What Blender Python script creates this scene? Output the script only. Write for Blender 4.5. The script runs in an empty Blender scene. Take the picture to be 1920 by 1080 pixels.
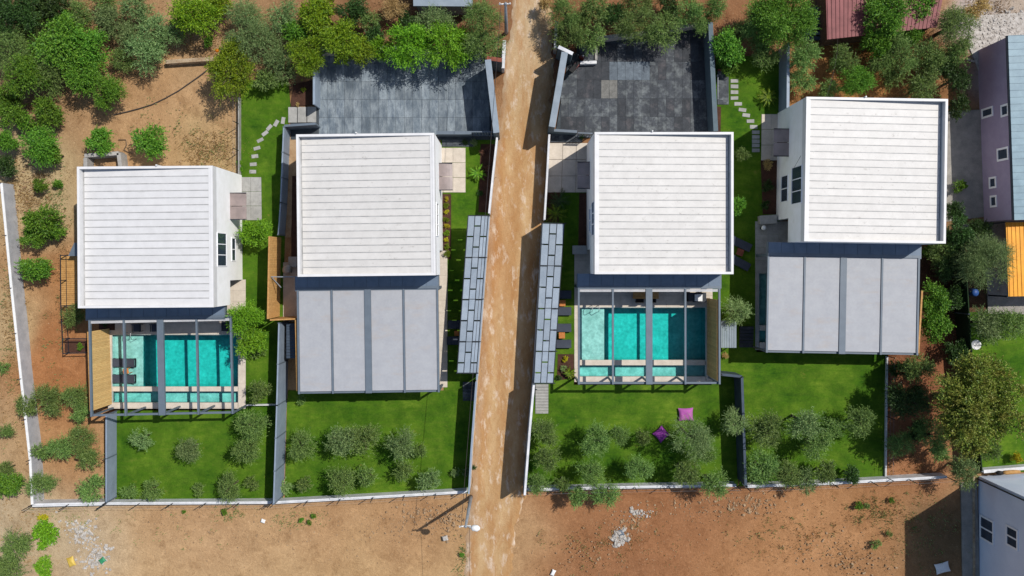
import bpy, math, random
import numpy as np
from mathutils import Vector, Matrix

# ------------------------------------------------------------------ camera, sky, sun
R_ = math.radians
HC, FPX, NY = 61.5, 1538.0, 495.0        # camera height (m), focal length (px of a 1920 wide frame), row of the nadir
sc = bpy.context.scene
col = sc.collection
cam = bpy.data.cameras.new("camera")
cam.sensor_width = 36.0
cam.lens = 36.0 * FPX / 1920.0
cam.shift_y = -(540.0 - NY) / 1920.0
cam.clip_end = 9000
cam.clip_start = 1
camo = bpy.data.objects.new("camera", cam)
camo.location = (0, 0, HC)
col.objects.link(camo)
sc.camera = camo

SUN_EL = 56.0
SUN_H = Vector((0.843, 0.537))
world = bpy.data.worlds.new("World")
sc.world = world
world.use_nodes = True
wn = world.node_tree.nodes
sky = wn.new("ShaderNodeTexSky")
sky.sky_type = 'NISHITA'
sky.sun_disc = False
sky.sun_elevation = R_(SUN_EL)
sky.sun_rotation = math.atan2(SUN_H.x, SUN_H.y)
bgn = wn["Background"]
world.node_tree.links.new(sky.outputs[0], bgn.inputs[0])
bgn.inputs[1].default_value = 0.11
sun = bpy.data.lights.new("sun", 'SUN')
sun.energy = 4.3
sun.angle = R_(0.5)
sun.color = (1.0, 0.955, 0.89)
suno = bpy.data.objects.new("sun", sun)
sdir = Vector((SUN_H.x * math.cos(R_(SUN_EL)), SUN_H.y * math.cos(R_(SUN_EL)), math.sin(R_(SUN_EL))))
suno.rotation_euler = sdir.to_track_quat('Z', 'Y').to_euler()
suno.location = sdir * 80
col.objects.link(suno)
vs = sc.view_settings
vs.view_transform = 'Standard'
vs.look = 'None'
vs.exposure = 0.15
vs.gamma = 1.0
vs.use_curve_mapping = False
sc.cycles.max_bounces = 8
sc.cycles.transparent_max_bounces = 12
sc.cycles.caustics_reflective = False
sc.cycles.caustics_refractive = False

rnd = random.Random(7)


def P(px, py, z=0.0):
    "the point at height z that the photograph shows at pixel (px, py)"
    k = (HC - z) / FPX
    return Vector(((px - 960.0) * k, (NY - py) * k, z))


def s2l(c):
    r = []
    for v in c:
        v = v / 255.0
        r.append(v / 12.92 if v <= 0.04045 else ((v + 0.055) / 1.055) ** 2.4)
    return tuple(r)


# ------------------------------------------------------------------ materials
MATS = {}
BRIGHT = ("white_wall", "window_white", "white_render", "pale_blue_wall", "neighbour_wall", "dark_glass", "pool_tile", "lamp_white", "door_canopy", "timber", "timber_pale")


def nodes_of(m):
    m.use_nodes = True
    nt = m.node_tree
    return nt, nt.nodes, nt.links, nt.nodes["Principled BSDF"]


def N(nt, kind, **kw):
    n = nt.nodes.new(kind)
    for k, v in kw.items():
        setattr(n, k, v)
    return n


def mixc(nt, fac, a, b, mode='MIX'):
    n = nt.nodes.new("ShaderNodeMix")
    n.data_type = 'RGBA'
    n.blend_type = mode
    for sock, v in ((n.inputs[0], fac), (n.inputs[6], a), (n.inputs[7], b)):
        if hasattr(v, "is_output"):
            nt.links.new(v, sock)
        elif isinstance(v, (int, float)):
            sock.default_value = v
        else:
            sock.default_value = (*v[:3], 1)
    return n.outputs[2]


def noise(nt, scale, detail=6, rough=0.6, vec=None, dist=0.0):
    n = nt.nodes.new("ShaderNodeTexNoise")
    n.inputs["Scale"].default_value = scale
    n.inputs["Detail"].default_value = detail
    n.inputs["Roughness"].default_value = rough
    n.inputs["Distortion"].default_value = dist
    if vec is not None:
        nt.links.new(vec, n.inputs["Vector"])
    return n.outputs[0]


def ramp(nt, fac, lo, hi):
    n = nt.nodes.new("ShaderNodeMapRange")
    n.inputs[1].default_value = lo
    n.inputs[2].default_value = hi
    nt.links.new(fac, n.inputs[0])
    return n.outputs[0]


def position(nt, sx=1, sy=1, sz=1):
    g = nt.nodes.new("ShaderNodeNewGeometry")
    if (sx, sy, sz) == (1, 1, 1):
        return g.outputs["Position"]
    m = nt.nodes.new("ShaderNodeMapping")
    m.inputs["Scale"].default_value = (sx, sy, sz)
    nt.links.new(g.outputs["Position"], m.inputs[0])
    return m.outputs[0]


def M(name, c1, c2=None, scale=1.5, lo=0.35, hi=0.65, rough=0.75, bump=0.0, bscale=30, metal=0.0, fine=0.12, fscale=14,
      stretch=(1, 1, 1), spec=0.3, obj_var=0.0, stain=None, stain_lo=0.62, stain_hi=0.75, stain_scale=3.0, stain_stretch=(1, 1, 1)):
    m = bpy.data.materials.new(name)
    nt, ns, lk, b = nodes_of(m)
    pos = position(nt, *stretch)
    k_ = 1.0 if name in BRIGHT else 0.78
    c1 = tuple(v * k_ for v in s2l(c1))
    c2 = tuple(v * k_ for v in s2l(c2)) if c2 else tuple(v * 0.85 for v in c1)
    if stain:
        stain = tuple(v * k_ for v in s2l(stain))
    out = mixc(nt, ramp(nt, noise(nt, scale, vec=pos), lo, hi), c1, c2)
    if fine:
        f = ramp(nt, noise(nt, fscale, 4, vec=pos), 0.25, 0.75)
        out = mixc(nt, f, out, mixc(nt, 1.0, out, (1 - fine * 2,) * 3, 'MULTIPLY'))
    if stain:
        sp = position(nt, *stain_stretch)
        out = mixc(nt, ramp(nt, noise(nt, stain_scale, 8, 0.7, vec=sp), stain_lo, stain_hi), out, stain)
    if obj_var:
        oi = nt.nodes.new("ShaderNodeObjectInfo")
        v = nt.nodes.new("ShaderNodeMapRange")
        v.inputs[3].default_value = 1 - obj_var
        v.inputs[4].default_value = 1 + obj_var
        lk.new(oi.outputs["Random"], v.inputs[0])
        hsv = nt.nodes.new("ShaderNodeHueSaturation")
        lk.new(v.outputs[0], hsv.inputs["Value"])
        lk.new(out, hsv.inputs["Color"])
        out = hsv.outputs[0]
    lk.new(out, b.inputs["Base Color"])
    b.inputs["Roughness"].default_value = rough
    b.inputs["Metallic"].default_value = metal
    b.inputs["Specular IOR Level"].default_value = spec
    if bump:
        bn = nt.nodes.new("ShaderNodeBump")
        bn.inputs["Strength"].default_value = bump
        bn.inputs["Distance"].default_value = 0.05
        lk.new(noise(nt, bscale, 6, vec=position(nt)), bn.inputs["Height"])
        lk.new(bn.outputs[0], b.inputs["Normal"])
    MATS[name] = m
    return m


M("white_wall", (240, 240, 240), (232, 232, 230), fine=0.02, rough=0.7, stain=(214, 212, 208), stain_scale=1.2, stain_lo=0.6, stain_hi=0.85)
M("roof_sheet", (222, 219, 214), (213, 210, 205), fine=0.04, rough=0.5, obj_var=0.03, stain=(150, 144, 136), stain_scale=2.2, stain_lo=0.6, stain_hi=0.76, stain_stretch=(1.3, 1.8, 1))
M("roof_sheet_clean", (225, 224, 223), (217, 216, 215), fine=0.03, rough=0.5, obj_var=0.025, stain=(196, 194, 191), stain_scale=1.5, stain_stretch=(0.4, 2, 1))
M("seam_metal", (202, 202, 201), (168, 168, 167), scale=1.3, fine=0.15, fscale=5, rough=0.5)
M("coping_metal", (232, 231, 230), (222, 221, 221), fine=0.02, rough=0.45)
M("slate_frame", (106, 118, 130), (98, 110, 122), fine=0.05, rough=0.5, spec=0.4)
M("annex_roof", (112, 128, 146), (102, 118, 136), fine=0.06, rough=0.55, obj_var=0.05)
M("canopy_fabric", (174, 176, 180), (167, 169, 174), fine=0.03, rough=0.6, fscale=6, stain=(172, 160, 150), stain_scale=0.7, stain_lo=0.54, stain_hi=0.85, stain_stretch=(.5, 1.6, 1))
M("folded_fabric", (225, 225, 226), (205, 205, 208), rough=0.7)
M("dark_glass", (58, 68, 82), (46, 56, 70), fine=0.02, rough=0.08, spec=0.6)
M("window_white", (235, 236, 238), (228, 228, 230), fine=0.02, rough=0.5)
M("stone_pale", (222, 210, 194), (206, 194, 178), fine=0.08, rough=0.75, scale=2)
M("stone_grey", (182, 181, 176), (160, 159, 155), fine=0.1, rough=0.8, scale=2, obj_var=0.05)
M("concrete", (190, 186, 180), (160, 158, 154), fine=0.14, rough=0.85, bump=0.25, stain=(120, 116, 110), stain_scale=1.6)
M("grey_render", (196, 198, 202), (172, 175, 180), fine=0.08, rough=0.8, bump=0.2, stain=(140, 138, 134), stain_scale=1.8, stain_lo=0.6, stain_hi=0.8)
M("white_render", (214, 214, 215), (188, 190, 193), fine=0.08, rough=0.8, bump=0.2, stain=(160, 156, 150), stain_scale=1.8, stain_lo=0.6, stain_hi=0.8)
M("wall_panel", (150, 164, 180), (136, 150, 166), fine=0.06, rough=0.55, obj_var=0.05)
M("navy_wall", (70, 84, 100), (58, 72, 88), fine=0.08, rough=0.6)
M("teal_wall", (96, 114, 122), (84, 102, 112), fine=0.08, rough=0.65)
M("screen_panel", (162, 174, 186), (148, 161, 174), fine=0.1, rough=0.4, obj_var=0.1)
M("dark_metal", (42, 48, 56), (36, 42, 50), fine=0.05, rough=0.5)
M("timber", (236, 200, 134), (216, 172, 108), scale=5, fine=0.15, rough=0.7, obj_var=0.1, stretch=(4, 4, 0.6))
M("timber_pale", (222, 176, 112), (200, 150, 90), scale=5, fine=0.15, rough=0.7, obj_var=0.06)
M("timber_orange", (210, 162, 98), (188, 138, 78), scale=5, fine=0.15, rough=0.7, obj_var=0.08)
M("table_wood", (214, 136, 66), (190, 112, 50), scale=8, rough=0.6)
M("sling_grey", (72, 78, 90), (62, 68, 80), fine=0.08, rough=0.85)
M("door_canopy", (140, 126, 122), (122, 110, 106), fine=0.05, rough=0.35, spec=0.5)
M("brown_door", (96, 72, 58), (84, 62, 50), rough=0.5)
M("slab_blue", (154, 165, 172), (98, 111, 122), scale=1.0, fine=0.18, rough=0.6, bump=0.2, obj_var=0.18, stain=(76, 88, 102), stain_scale=2.0, stain_lo=0.50, stain_hi=0.70, stretch=(1.6, 0.7, 1), stain_stretch=(2.2, .6, 1))
M("slab_dark", (70, 74, 80), (54, 58, 64), scale=2, fine=0.22, rough=0.75, bump=0.3, obj_var=0.12, stain=(112, 106, 108), stain_scale=1.3, stain_lo=0.52, stain_hi=0.85)
M("slab_mid", (84, 89, 96), (66, 71, 77), scale=2.5, fine=0.25, rough=0.75, bump=0.3, obj_var=0.12, stain=(136, 142, 142), stain_scale=1.5, stain_lo=0.48, stain_hi=0.8)
M("slab_light", (118, 130, 140), (94, 104, 114), scale=2.5, fine=0.18, rough=0.75, bump=0.2, obj_var=0.08)
M("slab_beige", (138, 137, 132), (114, 113, 109), scale=2.5, fine=0.2, rough=0.75)
M("joint_fill", (84, 92, 98), (66, 72, 78), fine=0.2, rough=0.9)
M("brick_red", (160, 92, 72), (132, 74, 58), fine=0.2, rough=0.85)
M("dark_soil", (98, 66, 52), (76, 50, 38), fine=0.25, rough=0.95, bump=0.6, bscale=12)
M("sand_soil", (196, 166, 130), (176, 142, 106), fine=0.18, rough=0.95, bump=0.4, bscale=14)
M("hedge_net", (40, 66, 34), (30, 52, 26), fine=0.2, rough=0.9)
M("paved_path", (176, 170, 160), (150, 146, 138), fine=0.15, rough=0.85, bump=0.2)
M("neighbour_wall", (156, 145, 167), (148, 136, 159), fine=0.04, rough=0.8)
M("neighbour_roof", (132, 160, 172), (116, 144, 158), fine=0.05, rough=0.5, obj_var=0.05)
M("pale_blue_wall", (210, 219, 234), (198, 208, 225), scale=0.5, fine=0.03, rough=0.8)
M("red_sheet", (150, 84, 84), (126, 66, 66), scale=1.2, fine=0.12, rough=0.6, obj_var=0.08)
M("orange_sheet", (246, 172, 26), (232, 152, 18), scale=1, fine=0.06, rough=0.5, obj_var=0.04)
M("magenta_fabric", (192, 104, 180), (176, 90, 166), fine=0.08, rough=0.85)
M("purple_fabric", (150, 66, 156), (132, 54, 140), fine=0.08, rough=0.85)
M("grey_sheet", (148, 160, 170), (134, 147, 158), fine=0.05, rough=0.5, obj_var=0.04)
M("black_rubber", (30, 30, 32), (22, 22, 24), rough=0.7)
M("bike_red", (140, 46, 36), (110, 34, 28), rough=0.4, spec=0.5)
M("chrome", (180, 184, 190), (150, 154, 160), rough=0.25, metal=0.9)
M("lamp_white", (228, 228, 226), (214, 214, 212), rough=0.5)
M("galvanised", (170, 176, 182), (150, 156, 162), rough=0.5, metal=0.3)
M("bark", (112, 96, 80), (84, 70, 56), scale=6, fine=0.25, rough=0.9, bump=0.5, bscale=25)
M("rubble_pale", (222, 216, 208), (176, 168, 158), scale=4, fine=0.2, rough=0.9)
M("pebble", (200, 172, 138), (158, 124, 90), scale=3, fine=0.2, rough=0.9)
M("yellow_plastic", (226, 196, 96), (206, 172, 70), fine=0.1, rough=0.5)
M("green_plastic", (60, 150, 104), (44, 124, 84), fine=0.1, rough=0.5)
M("blue_plastic", (44, 84, 150), (34, 70, 130), fine=0.1, rough=0.5)
M("hose_black", (78, 72, 70), (66, 60, 58), rough=0.6)
M("pool_tile", (226, 232, 224), (172, 190, 182), scale=1.6, lo=0.3, hi=0.7, fine=0.2, fscale=4.5, rough=0.5, obj_var=0.0)  # natural tile variation; its strong mottling also paints in rippling light on the floor
M("orange_fruit", (236, 130, 30), (220, 110, 20), rough=0.5)
M("pale_stone_wall", (206, 186, 158), (168, 140, 108), scale=3, fine=0.2, rough=0.9, bump=0.4)


def leaf_mat(name, ca, cb, trans=0.25, rough=0.55, cc=None):
    m = bpy.data.materials.new(name)
    nt, ns, lk, b = nodes_of(m)
    g = nt.nodes.new("ShaderNodeNewGeometry")
    oi = nt.nodes.new("ShaderNodeObjectInfo")
    c = mixc(nt, g.outputs["Random Per Island"], s2l(ca), s2l(cb))
    if cc:
        f = ramp(nt, noise(nt, 1.4, 3, vec=g.outputs["Position"]), 0.42, 0.62)
        c = mixc(nt, f, c, s2l(cc))
    hsv = nt.nodes.new("ShaderNodeHueSaturation")
    v = nt.nodes.new("ShaderNodeMapRange")
    v.inputs[3].default_value = 0.8
    v.inputs[4].default_value = 1.22
    lk.new(oi.outputs["Random"], v.inputs[0])
    lk.new(v.outputs[0], hsv.inputs["Value"])
    h = nt.nodes.new("ShaderNodeMapRange")
    h.inputs[3].default_value = 0.485
    h.inputs[4].default_value = 0.515
    lk.new(oi.outputs["Random"], h.inputs[0])
    lk.new(h.outputs[0], hsv.inputs["Hue"])
    lk.new(c, hsv.inputs["Color"])
    lk.new(hsv.outputs[0], b.inputs["Base Color"])
    b.inputs["Roughness"].default_value = rough
    b.inputs["Specular IOR Level"].default_value = 0.35
    tr = nt.nodes.new("ShaderNodeBsdfTranslucent")
    lk.new(hsv.outputs[0], tr.inputs[0])
    mx = nt.nodes.new("ShaderNodeMixShader")
    mx.inputs[0].default_value = trans
    lk.new(b.outputs[0], mx.inputs[1])
    lk.new(tr.outputs[0], mx.inputs[2])
    lk.new(mx.outputs[0], nt.nodes["Material Output"].inputs[0])
    MATS[name] = m


leaf_mat("leaf_olive", (134, 160, 82), (56, 88, 38), 0.2)
leaf_mat("leaf_greyolive", (142, 164, 102), (64, 96, 48), 0.2)
leaf_mat("leaf_citrus", (116, 156, 46), (50, 96, 24), 0.2)
leaf_mat("leaf_lime", (138, 158, 30), (70, 104, 16), 0.22)
leaf_mat("leaf_bright", (134, 180, 40), (70, 120, 20), 0.25)
leaf_mat("leaf_dark", (70, 98, 42), (30, 54, 20), 0.15)
leaf_mat("leaf_bronze", (138, 150, 58), (56, 84, 30), 0.2, cc=(116, 114, 46))
leaf_mat("leaf_yellow", (208, 186, 40), (150, 160, 36), 0.3)
leaf_mat("leaf_dry", (192, 164, 112), (156, 128, 82), 0.3)
leaf_mat("leaf_redbrown", (150, 110, 90), (112, 80, 60), 0.25)
leaf_mat("leaf_palegreen", (150, 166, 110), (104, 130, 66), 0.25)

# lawn
m = bpy.data.materials.new("lawn_grass")
nt, ns, lk, b = nodes_of(m)
pos = position(nt)
c = mixc(nt, ramp(nt, noise(nt, 0.32, 6, 0.66, pos), 0.36, 0.66), s2l((44, 82, 18)), s2l((114, 138, 42)))
c = mixc(nt, ramp(nt, noise(nt, 1.6, 6, 0.65, position(nt, 0.6, 2.4, 1)), 0.35, 0.7), c, s2l((76, 112, 22)))
c = mixc(nt, ramp(nt, noise(nt, 0.8, 8, 0.74, pos, 0.4), 0.4, 0.62), c, mixc(nt, 1.0, c, (0.64, 0.72, 0.66), 'MULTIPLY'))
c = mixc(nt, ramp(nt, noise(nt, 9, 6, 0.75, pos), 0.3, 0.7), c, mixc(nt, 1.0, c, (0.6, 0.66, 0.58), 'MULTIPLY'))
c = mixc(nt, ramp(nt, noise(nt, 0.9, 6, 0.7, pos), 0.64, 0.76), c, s2l((118, 116, 50)))
lk.new(c, b.inputs["Base Color"])
b.inputs["Roughness"].default_value = 0.9
b.inputs["Specular IOR Level"].default_value = 0.1
bn = nt.nodes.new("ShaderNodeBump")
bn.inputs["Strength"].default_value = 0.7
bn.inputs["Distance"].default_value = 0.04
lk.new(noise(nt, 40, 4, 0.7, pos), bn.inputs["Height"])
lk.new(bn.outputs[0], b.inputs["Normal"])
MATS["lawn_grass"] = m

# soil, coloured from the vertex attribute that says which earth lies where
m = bpy.data.materials.new("soil")
nt, ns, lk, b = nodes_of(m)
pos = position(nt)
at = nt.nodes.new("ShaderNodeAttribute")
at.attribute_name = "earth"
c = at.outputs["Color"]
c = mixc(nt, 1.0, c, (0.82, 0.94, 1.08), 'MULTIPLY')
c = mixc(nt, ramp(nt, noise(nt, 0.5, 7, 0.65, pos), 0.3, 0.7), c, mixc(nt, 1.0, c, (0.78, 0.74, 0.70), 'MULTIPLY'))
c = mixc(nt, ramp(nt, noise(nt, 2.0, 8, 0.74, pos, 0.6), 0.46, 0.68), c, mixc(nt, 1.0, c, (1.28, 1.31, 1.34), 'MULTIPLY'))
c = mixc(nt, ramp(nt, noise(nt, 0.9, 9, 0.78, pos, 0.4), 0.5, 0.68), c, mixc(nt, 1.0, c, (0.70, 0.66, 0.62), 'MULTIPLY'))
c = mixc(nt, ramp(nt, noise(nt, 7, 7, 0.8, pos), 0.6, 0.72), c, s2l((210, 186, 152)))
c = mixc(nt, ramp(nt, noise(nt, 26, 4, 0.7, pos), 0.3, 0.7), c, mixc(nt, 1.0, c, (0.66, 0.64, 0.62), 'MULTIPLY'))
lk.new(c, b.inputs["Base Color"])
b.inputs["Roughness"].default_value = 0.95
b.inputs["Specular IOR Level"].default_value = 0.1
bn = nt.nodes.new("ShaderNodeBump")
bn.inputs["Strength"].default_value = 0.9
bn.inputs["Distance"].default_value = 0.08
lk.new(noise(nt, 6, 9, 0.72, pos), bn.inputs["Height"])
lk.new(bn.outputs[0], b.inputs["Normal"])
MATS["soil"] = m

# dirt road: wheel tracks from the across-the-road attribute
m = bpy.data.materials.new("road_dirt")
nt, ns, lk, b = nodes_of(m)
pos = position(nt)
at = nt.nodes.new("ShaderNodeAttribute")
at.attribute_name = "earth"
c = at.outputs["Color"]
c = mixc(nt, 1.0, c, (0.78, 0.84, 0.92), 'MULTIPLY')
c = mixc(nt, ramp(nt, noise(nt, 0.8, 7, 0.65, position(nt, 1.6, 0.5, 1)), 0.35, 0.65), c, mixc(nt, 1.0, c, (0.84, 0.78, 0.70), 'MULTIPLY'))
c = mixc(nt, ramp(nt, noise(nt, 0.7, 8, 0.72, position(nt, 1.6, 0.5, 1), 0.8), 0.46, 0.74), c, s2l((158, 114, 72)))
c = mixc(nt, ramp(nt, noise(nt, 4.5, 8, 0.75, position(nt, 1.2, 0.8, 1), 0.5), 0.5, 0.75), c, mixc(nt, 1.0, c, (0.82, 0.79, 0.76), 'MULTIPLY'))
c = mixc(nt, ramp(nt, noise(nt, 1.3, 8, 0.7, position(nt, 1.3, 0.5, 1), 0.15), 0.53, 0.70), c, s2l((204, 188, 170)))
c = mixc(nt, ramp(nt, noise(nt, 20, 5, 0.7, pos), 0.3, 0.7), c, mixc(nt, 1.0, c, (0.82, 0.8, 0.78), 'MULTIPLY'))
lk.new(c, b.inputs["Base Color"])
b.inputs["Roughness"].default_value = 0.95
b.inputs["Specular IOR Level"].default_value = 0.1
bn = nt.nodes.new("ShaderNodeBump")
bn.inputs["Strength"].default_value = 0.6
bn.inputs["Distance"].default_value = 0.06
lk.new(noise(nt, 7, 8, 0.7, pos), bn.inputs["Height"])
lk.new(bn.outputs[0], b.inputs["Normal"])
MATS["road_dirt"] = m

# pool water: clear rippled surface over an absorbing body
m = bpy.data.materials.new("pool_water")
nt, ns, lk, b = nodes_of(m)
nt.nodes.remove(b)
tr = nt.nodes.new("ShaderNodeBsdfTransparent")
gl = nt.nodes.new("ShaderNodeBsdfGlossy")
gl.inputs["Roughness"].default_value = 0.04
fr = nt.nodes.new("ShaderNodeFresnel")
fr.inputs["IOR"].default_value = 1.33
bn = nt.nodes.new("ShaderNodeBump")
bn.inputs["Strength"].default_value = 0.35
bn.inputs["Distance"].default_value = 0.08
lk.new(noise(nt, 2.6, 4, 0.55, position(nt, 0.8, 1.5, 1), 0.8), bn.inputs["Height"])
lk.new(bn.outputs[0], gl.inputs["Normal"])
lk.new(bn.outputs[0], fr.inputs["Normal"])
mx = nt.nodes.new("ShaderNodeMixShader")
lk.new(fr.outputs[0], mx.inputs[0])
lk.new(tr.outputs[0], mx.inputs[1])
lk.new(gl.outputs[0], mx.inputs[2])
va = nt.nodes.new("ShaderNodeVolumeAbsorption")
va.inputs["Color"].default_value = (0.0, 0.935, 0.925, 1)
va.inputs["Density"].default_value = 1.1
lk.new(mx.outputs[0], nt.nodes["Material Output"].inputs[0])
lk.new(va.outputs[0], nt.nodes["Material Output"].inputs[1])
MATS["pool_water"] = m


# ------------------------------------------------------------------ mesh helpers
class MB:
    def __init__(s):
        s.v, s.f = [], []

    def add(s, vs_, fs):
        o = len(s.v)
        s.v += [tuple(v) for v in vs_]
        s.f += [tuple(i + o for i in f) for f in fs]
        return s

    def prism(s, pts, z0, z1):
        n = len(pts)
        a = sum(pts[i][0] * pts[(i + 1) % n][1] - pts[(i + 1) % n][0] * pts[i][1] for i in range(n))
        if a < 0:
            pts = list(reversed(pts))
        zt = z1 if isinstance(z1, (list, tuple)) else [z1] * n
        if a < 0 and isinstance(z1, (list, tuple)):
            zt = list(reversed(zt))
        return s.add([(p[0], p[1], z0) for p in pts] + [(p[0], p[1], z) for p, z in zip(pts, zt)],
                     [tuple(range(n - 1, -1, -1)), tuple(range(n, 2 * n))] + [(i, (i + 1) % n, n + (i + 1) % n, n + i) for i in range(n)])

    def box(s, x0, x1, y0, y1, z0, z1):
        return s.prism([(x0, y0), (x1, y0), (x1, y1), (x0, y1)], z0, z1)

    def bar(s, a, b, w, z0, z1):
        a, b = Vector(a[:2]), Vector(b[:2])
        d = (b - a).normalized()
        n = Vector((-d.y, d.x)) * w / 2
        return s.prism([a - n, b - n, b + n, a + n], z0, z1)

    def tube(s, pts, radii, n=6):
        rings = []
        pts = [Vector(p) for p in pts]
        for i, p in enumerate(pts):
            d = (pts[min(i + 1, len(pts) - 1)] - pts[max(i - 1, 0)]).normalized()
            u = d.cross(Vector((0.31, 0.17, 0.93)))
            if u.length < 0.1:
                u = d.cross(Vector((1, 0, 0)))
            u.normalize()
            w = d.cross(u)
            r = radii[i] if isinstance(radii, (list, tuple)) else radii
            rings.append([p + (u * math.cos(t) + w * math.sin(t)) * r for t in [2 * math.pi * k / n for k in range(n)]])
        vs_ = [v for r in rings for v in r]
        fs = [(i * n + k, i * n + (k + 1) % n, (i + 1) * n + (k + 1) % n, (i + 1) * n + k) for i in range(len(pts) - 1) for k in range(n)]
        fs += [tuple(range(n - 1, -1, -1)), tuple(range((len(pts) - 1) * n, len(pts) * n))]
        return s.add(vs_, fs)

    def mesh(s, name, mat, org=(0, 0, 0), smooth=False):
        me = bpy.data.meshes.new(name)
        o = Vector(org)
        me.from_pydata([(v[0] - o.x, v[1] - o.y, v[2] - o.z) for v in s.v], [], s.f)
        me.materials.append(MATS[mat] if isinstance(mat, str) else mat)
        if smooth:
            me.polygons.foreach_set("use_smooth", [True] * len(me.polygons))
        me.update()
        return me

    def build(s, name, mat, parent=None, smooth=False, local=False):
        "vertices are in world space unless local is set (then: in the parent's space)"
        org = Vector((0, 0, 0))
        p = parent
        while p is not None and not local:
            org += Vector(p.location)
            p = p.parent
        o = bpy.data.objects.new(name, s.mesh(name, mat, org, smooth))
        col.objects.link(o)
        o.parent = parent
        return o


def tag(o, label=None, cat=None, group=None, kind=None):
    for k, v in (("label", label), ("category", cat), ("group", group), ("kind", kind)):
        if v:
            o[k] = v
    return o


def thing(name, label, cat, loc=(0, 0, 0), rz=0.0, group=None, kind=None):
    o = bpy.data.objects.new(name, None)
    o.empty_display_size = 0.3
    o.location = loc
    o.rotation_euler = (0, 0, rz)
    col.objects.link(o)
    return tag(o, label, cat, group, kind)


def inst(name, me, parent=None, loc=(0, 0, 0), rot=(0, 0, 0), scale=(1, 1, 1)):
    o = bpy.data.objects.new(name, me)
    o.location = loc
    o.rotation_euler = rot
    o.scale = scale
    o.parent = parent
    col.objects.link(o)
    return o


def pxs(pts, z=0.0):
    return [P(x, y, z) for x, y in pts]


def sheet(name, label, cat, pts, z, mat, th=0.12):
    o = MB().prism(pxs(pts), z - th, z).build(name, mat)
    return tag(o, label, cat, kind="structure")


# ------------------------------------------------------------------ ground
POOLS = {1: (210, 447, 627, 764), 3: (1084, 1324, 576, 714), 4: (1423, 1660, 512, 652)}
EARTH = [  # px, py, radius, sRGB of the earth there
    (330, 200, 110, (196, 150, 104)), (230, 150, 60, (190, 142, 96)), (60, 340, 55, (198, 168, 122)), (400, 285, 55, (190, 158, 108)), (380, 60, 50, (186, 150, 108)),
    (120, 560, 45, (184, 124, 76)), (130, 700, 60, (180, 116, 70)), (15, 600, 45, (194, 158, 112)), (20, 850, 60, (192, 152, 108)), (130, 870, 55, (184, 128, 80)),
    (40, 980, 60, (200, 172, 134)), (160, 1010, 60, (206, 176, 138)), (420, 1040, 180, (206, 164, 116)), (700, 1050, 180, (200, 156, 106)), (400, 965, 90, (188, 136, 94)),
    (620, 965, 80, (184, 130, 88)), (780, 960, 70, (176, 122, 82)), (975, 1000, 45, (196, 152, 106)), (1050, 960, 70, (176, 120, 78)), (1200, 990, 110, (168, 110, 70)), (1150, 1060, 90, (158, 106, 70)), (1350, 960, 80, (158, 104, 68)),
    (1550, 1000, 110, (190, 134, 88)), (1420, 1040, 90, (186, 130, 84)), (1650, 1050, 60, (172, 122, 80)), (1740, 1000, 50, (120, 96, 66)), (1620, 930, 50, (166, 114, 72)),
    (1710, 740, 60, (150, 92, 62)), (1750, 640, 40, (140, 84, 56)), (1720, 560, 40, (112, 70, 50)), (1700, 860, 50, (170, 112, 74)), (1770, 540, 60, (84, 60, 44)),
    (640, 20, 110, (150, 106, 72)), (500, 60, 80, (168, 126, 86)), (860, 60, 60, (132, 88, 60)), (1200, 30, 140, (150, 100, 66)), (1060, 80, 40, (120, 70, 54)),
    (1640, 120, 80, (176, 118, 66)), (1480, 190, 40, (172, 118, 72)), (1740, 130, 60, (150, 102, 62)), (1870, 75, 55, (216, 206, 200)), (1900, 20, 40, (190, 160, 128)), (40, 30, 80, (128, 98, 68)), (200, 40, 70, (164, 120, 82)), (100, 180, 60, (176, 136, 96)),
]
gx = np.arange(-44.8, 44.81, 0.32)
gy = np.arange(-30.4, 27.21, 0.32)
GX, GY = np.meshgrid(gx, gy)
nx, ny = len(gx), len(gy)
rng = np.random.default_rng(3)


def smooth_noise(shape, cell):
    h, w = shape
    a = rng.standard_normal((h // cell + 3, w // cell + 3))
    yy, xx = np.arange(h) / cell, np.arange(w) / cell
    y0, x0 = yy.astype(int), xx.astype(int)
    fy, fx = (yy - y0)[:, None], (xx - x0)[None, :]
    fy, fx = fy * fy * (3 - 2 * fy), fx * fx * (3 - 2 * fx)
    return (a[y0][:, x0] * (1 - fy) * (1 - fx) + a[y0][:, x0 + 1] * (1 - fy) * fx + a[y0 + 1][:, x0] * fy * (1 - fx) + a[y0 + 1][:, x0 + 1] * fy * fx)


relief = 0.035 * smooth_noise((ny, nx), 14) + 0.02 * smooth_noise((ny, nx), 5) + 0.008 * rng.standard_normal((ny, nx))
GZ = np.clip(relief - 0.09, -0.25, -0.02)
GZ[0, :] = GZ[-1, :] = GZ[:, 0] = GZ[:, -1] = -0.09
for (a0, a1, b0, b1) in POOLS.values():
    p, q = P(a0, b1), P(a1, b0)
    GZ[(GX > p.x - 0.5) & (GX < q.x + 0.5) & (GY > p.y - 0.5) & (GY < q.y + 0.5)] = -2.2
PX, PY = GX * FPX / HC + 960, NY - GY * FPX / HC
wsum = np.full(PX.shape, 0.05)
csum = np.zeros(PX.shape + (3,)) + 0.05 * np.array(s2l((184, 136, 92)))
jx, jy = 14 * smooth_noise((ny, nx), 8), 14 * smooth_noise((ny, nx), 8)
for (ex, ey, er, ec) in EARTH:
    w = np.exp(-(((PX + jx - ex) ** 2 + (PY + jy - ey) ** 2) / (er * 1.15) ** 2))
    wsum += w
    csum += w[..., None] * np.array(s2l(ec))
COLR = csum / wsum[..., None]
verts = np.stack([GX, GY, GZ], -1).reshape(-1, 3)
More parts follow.
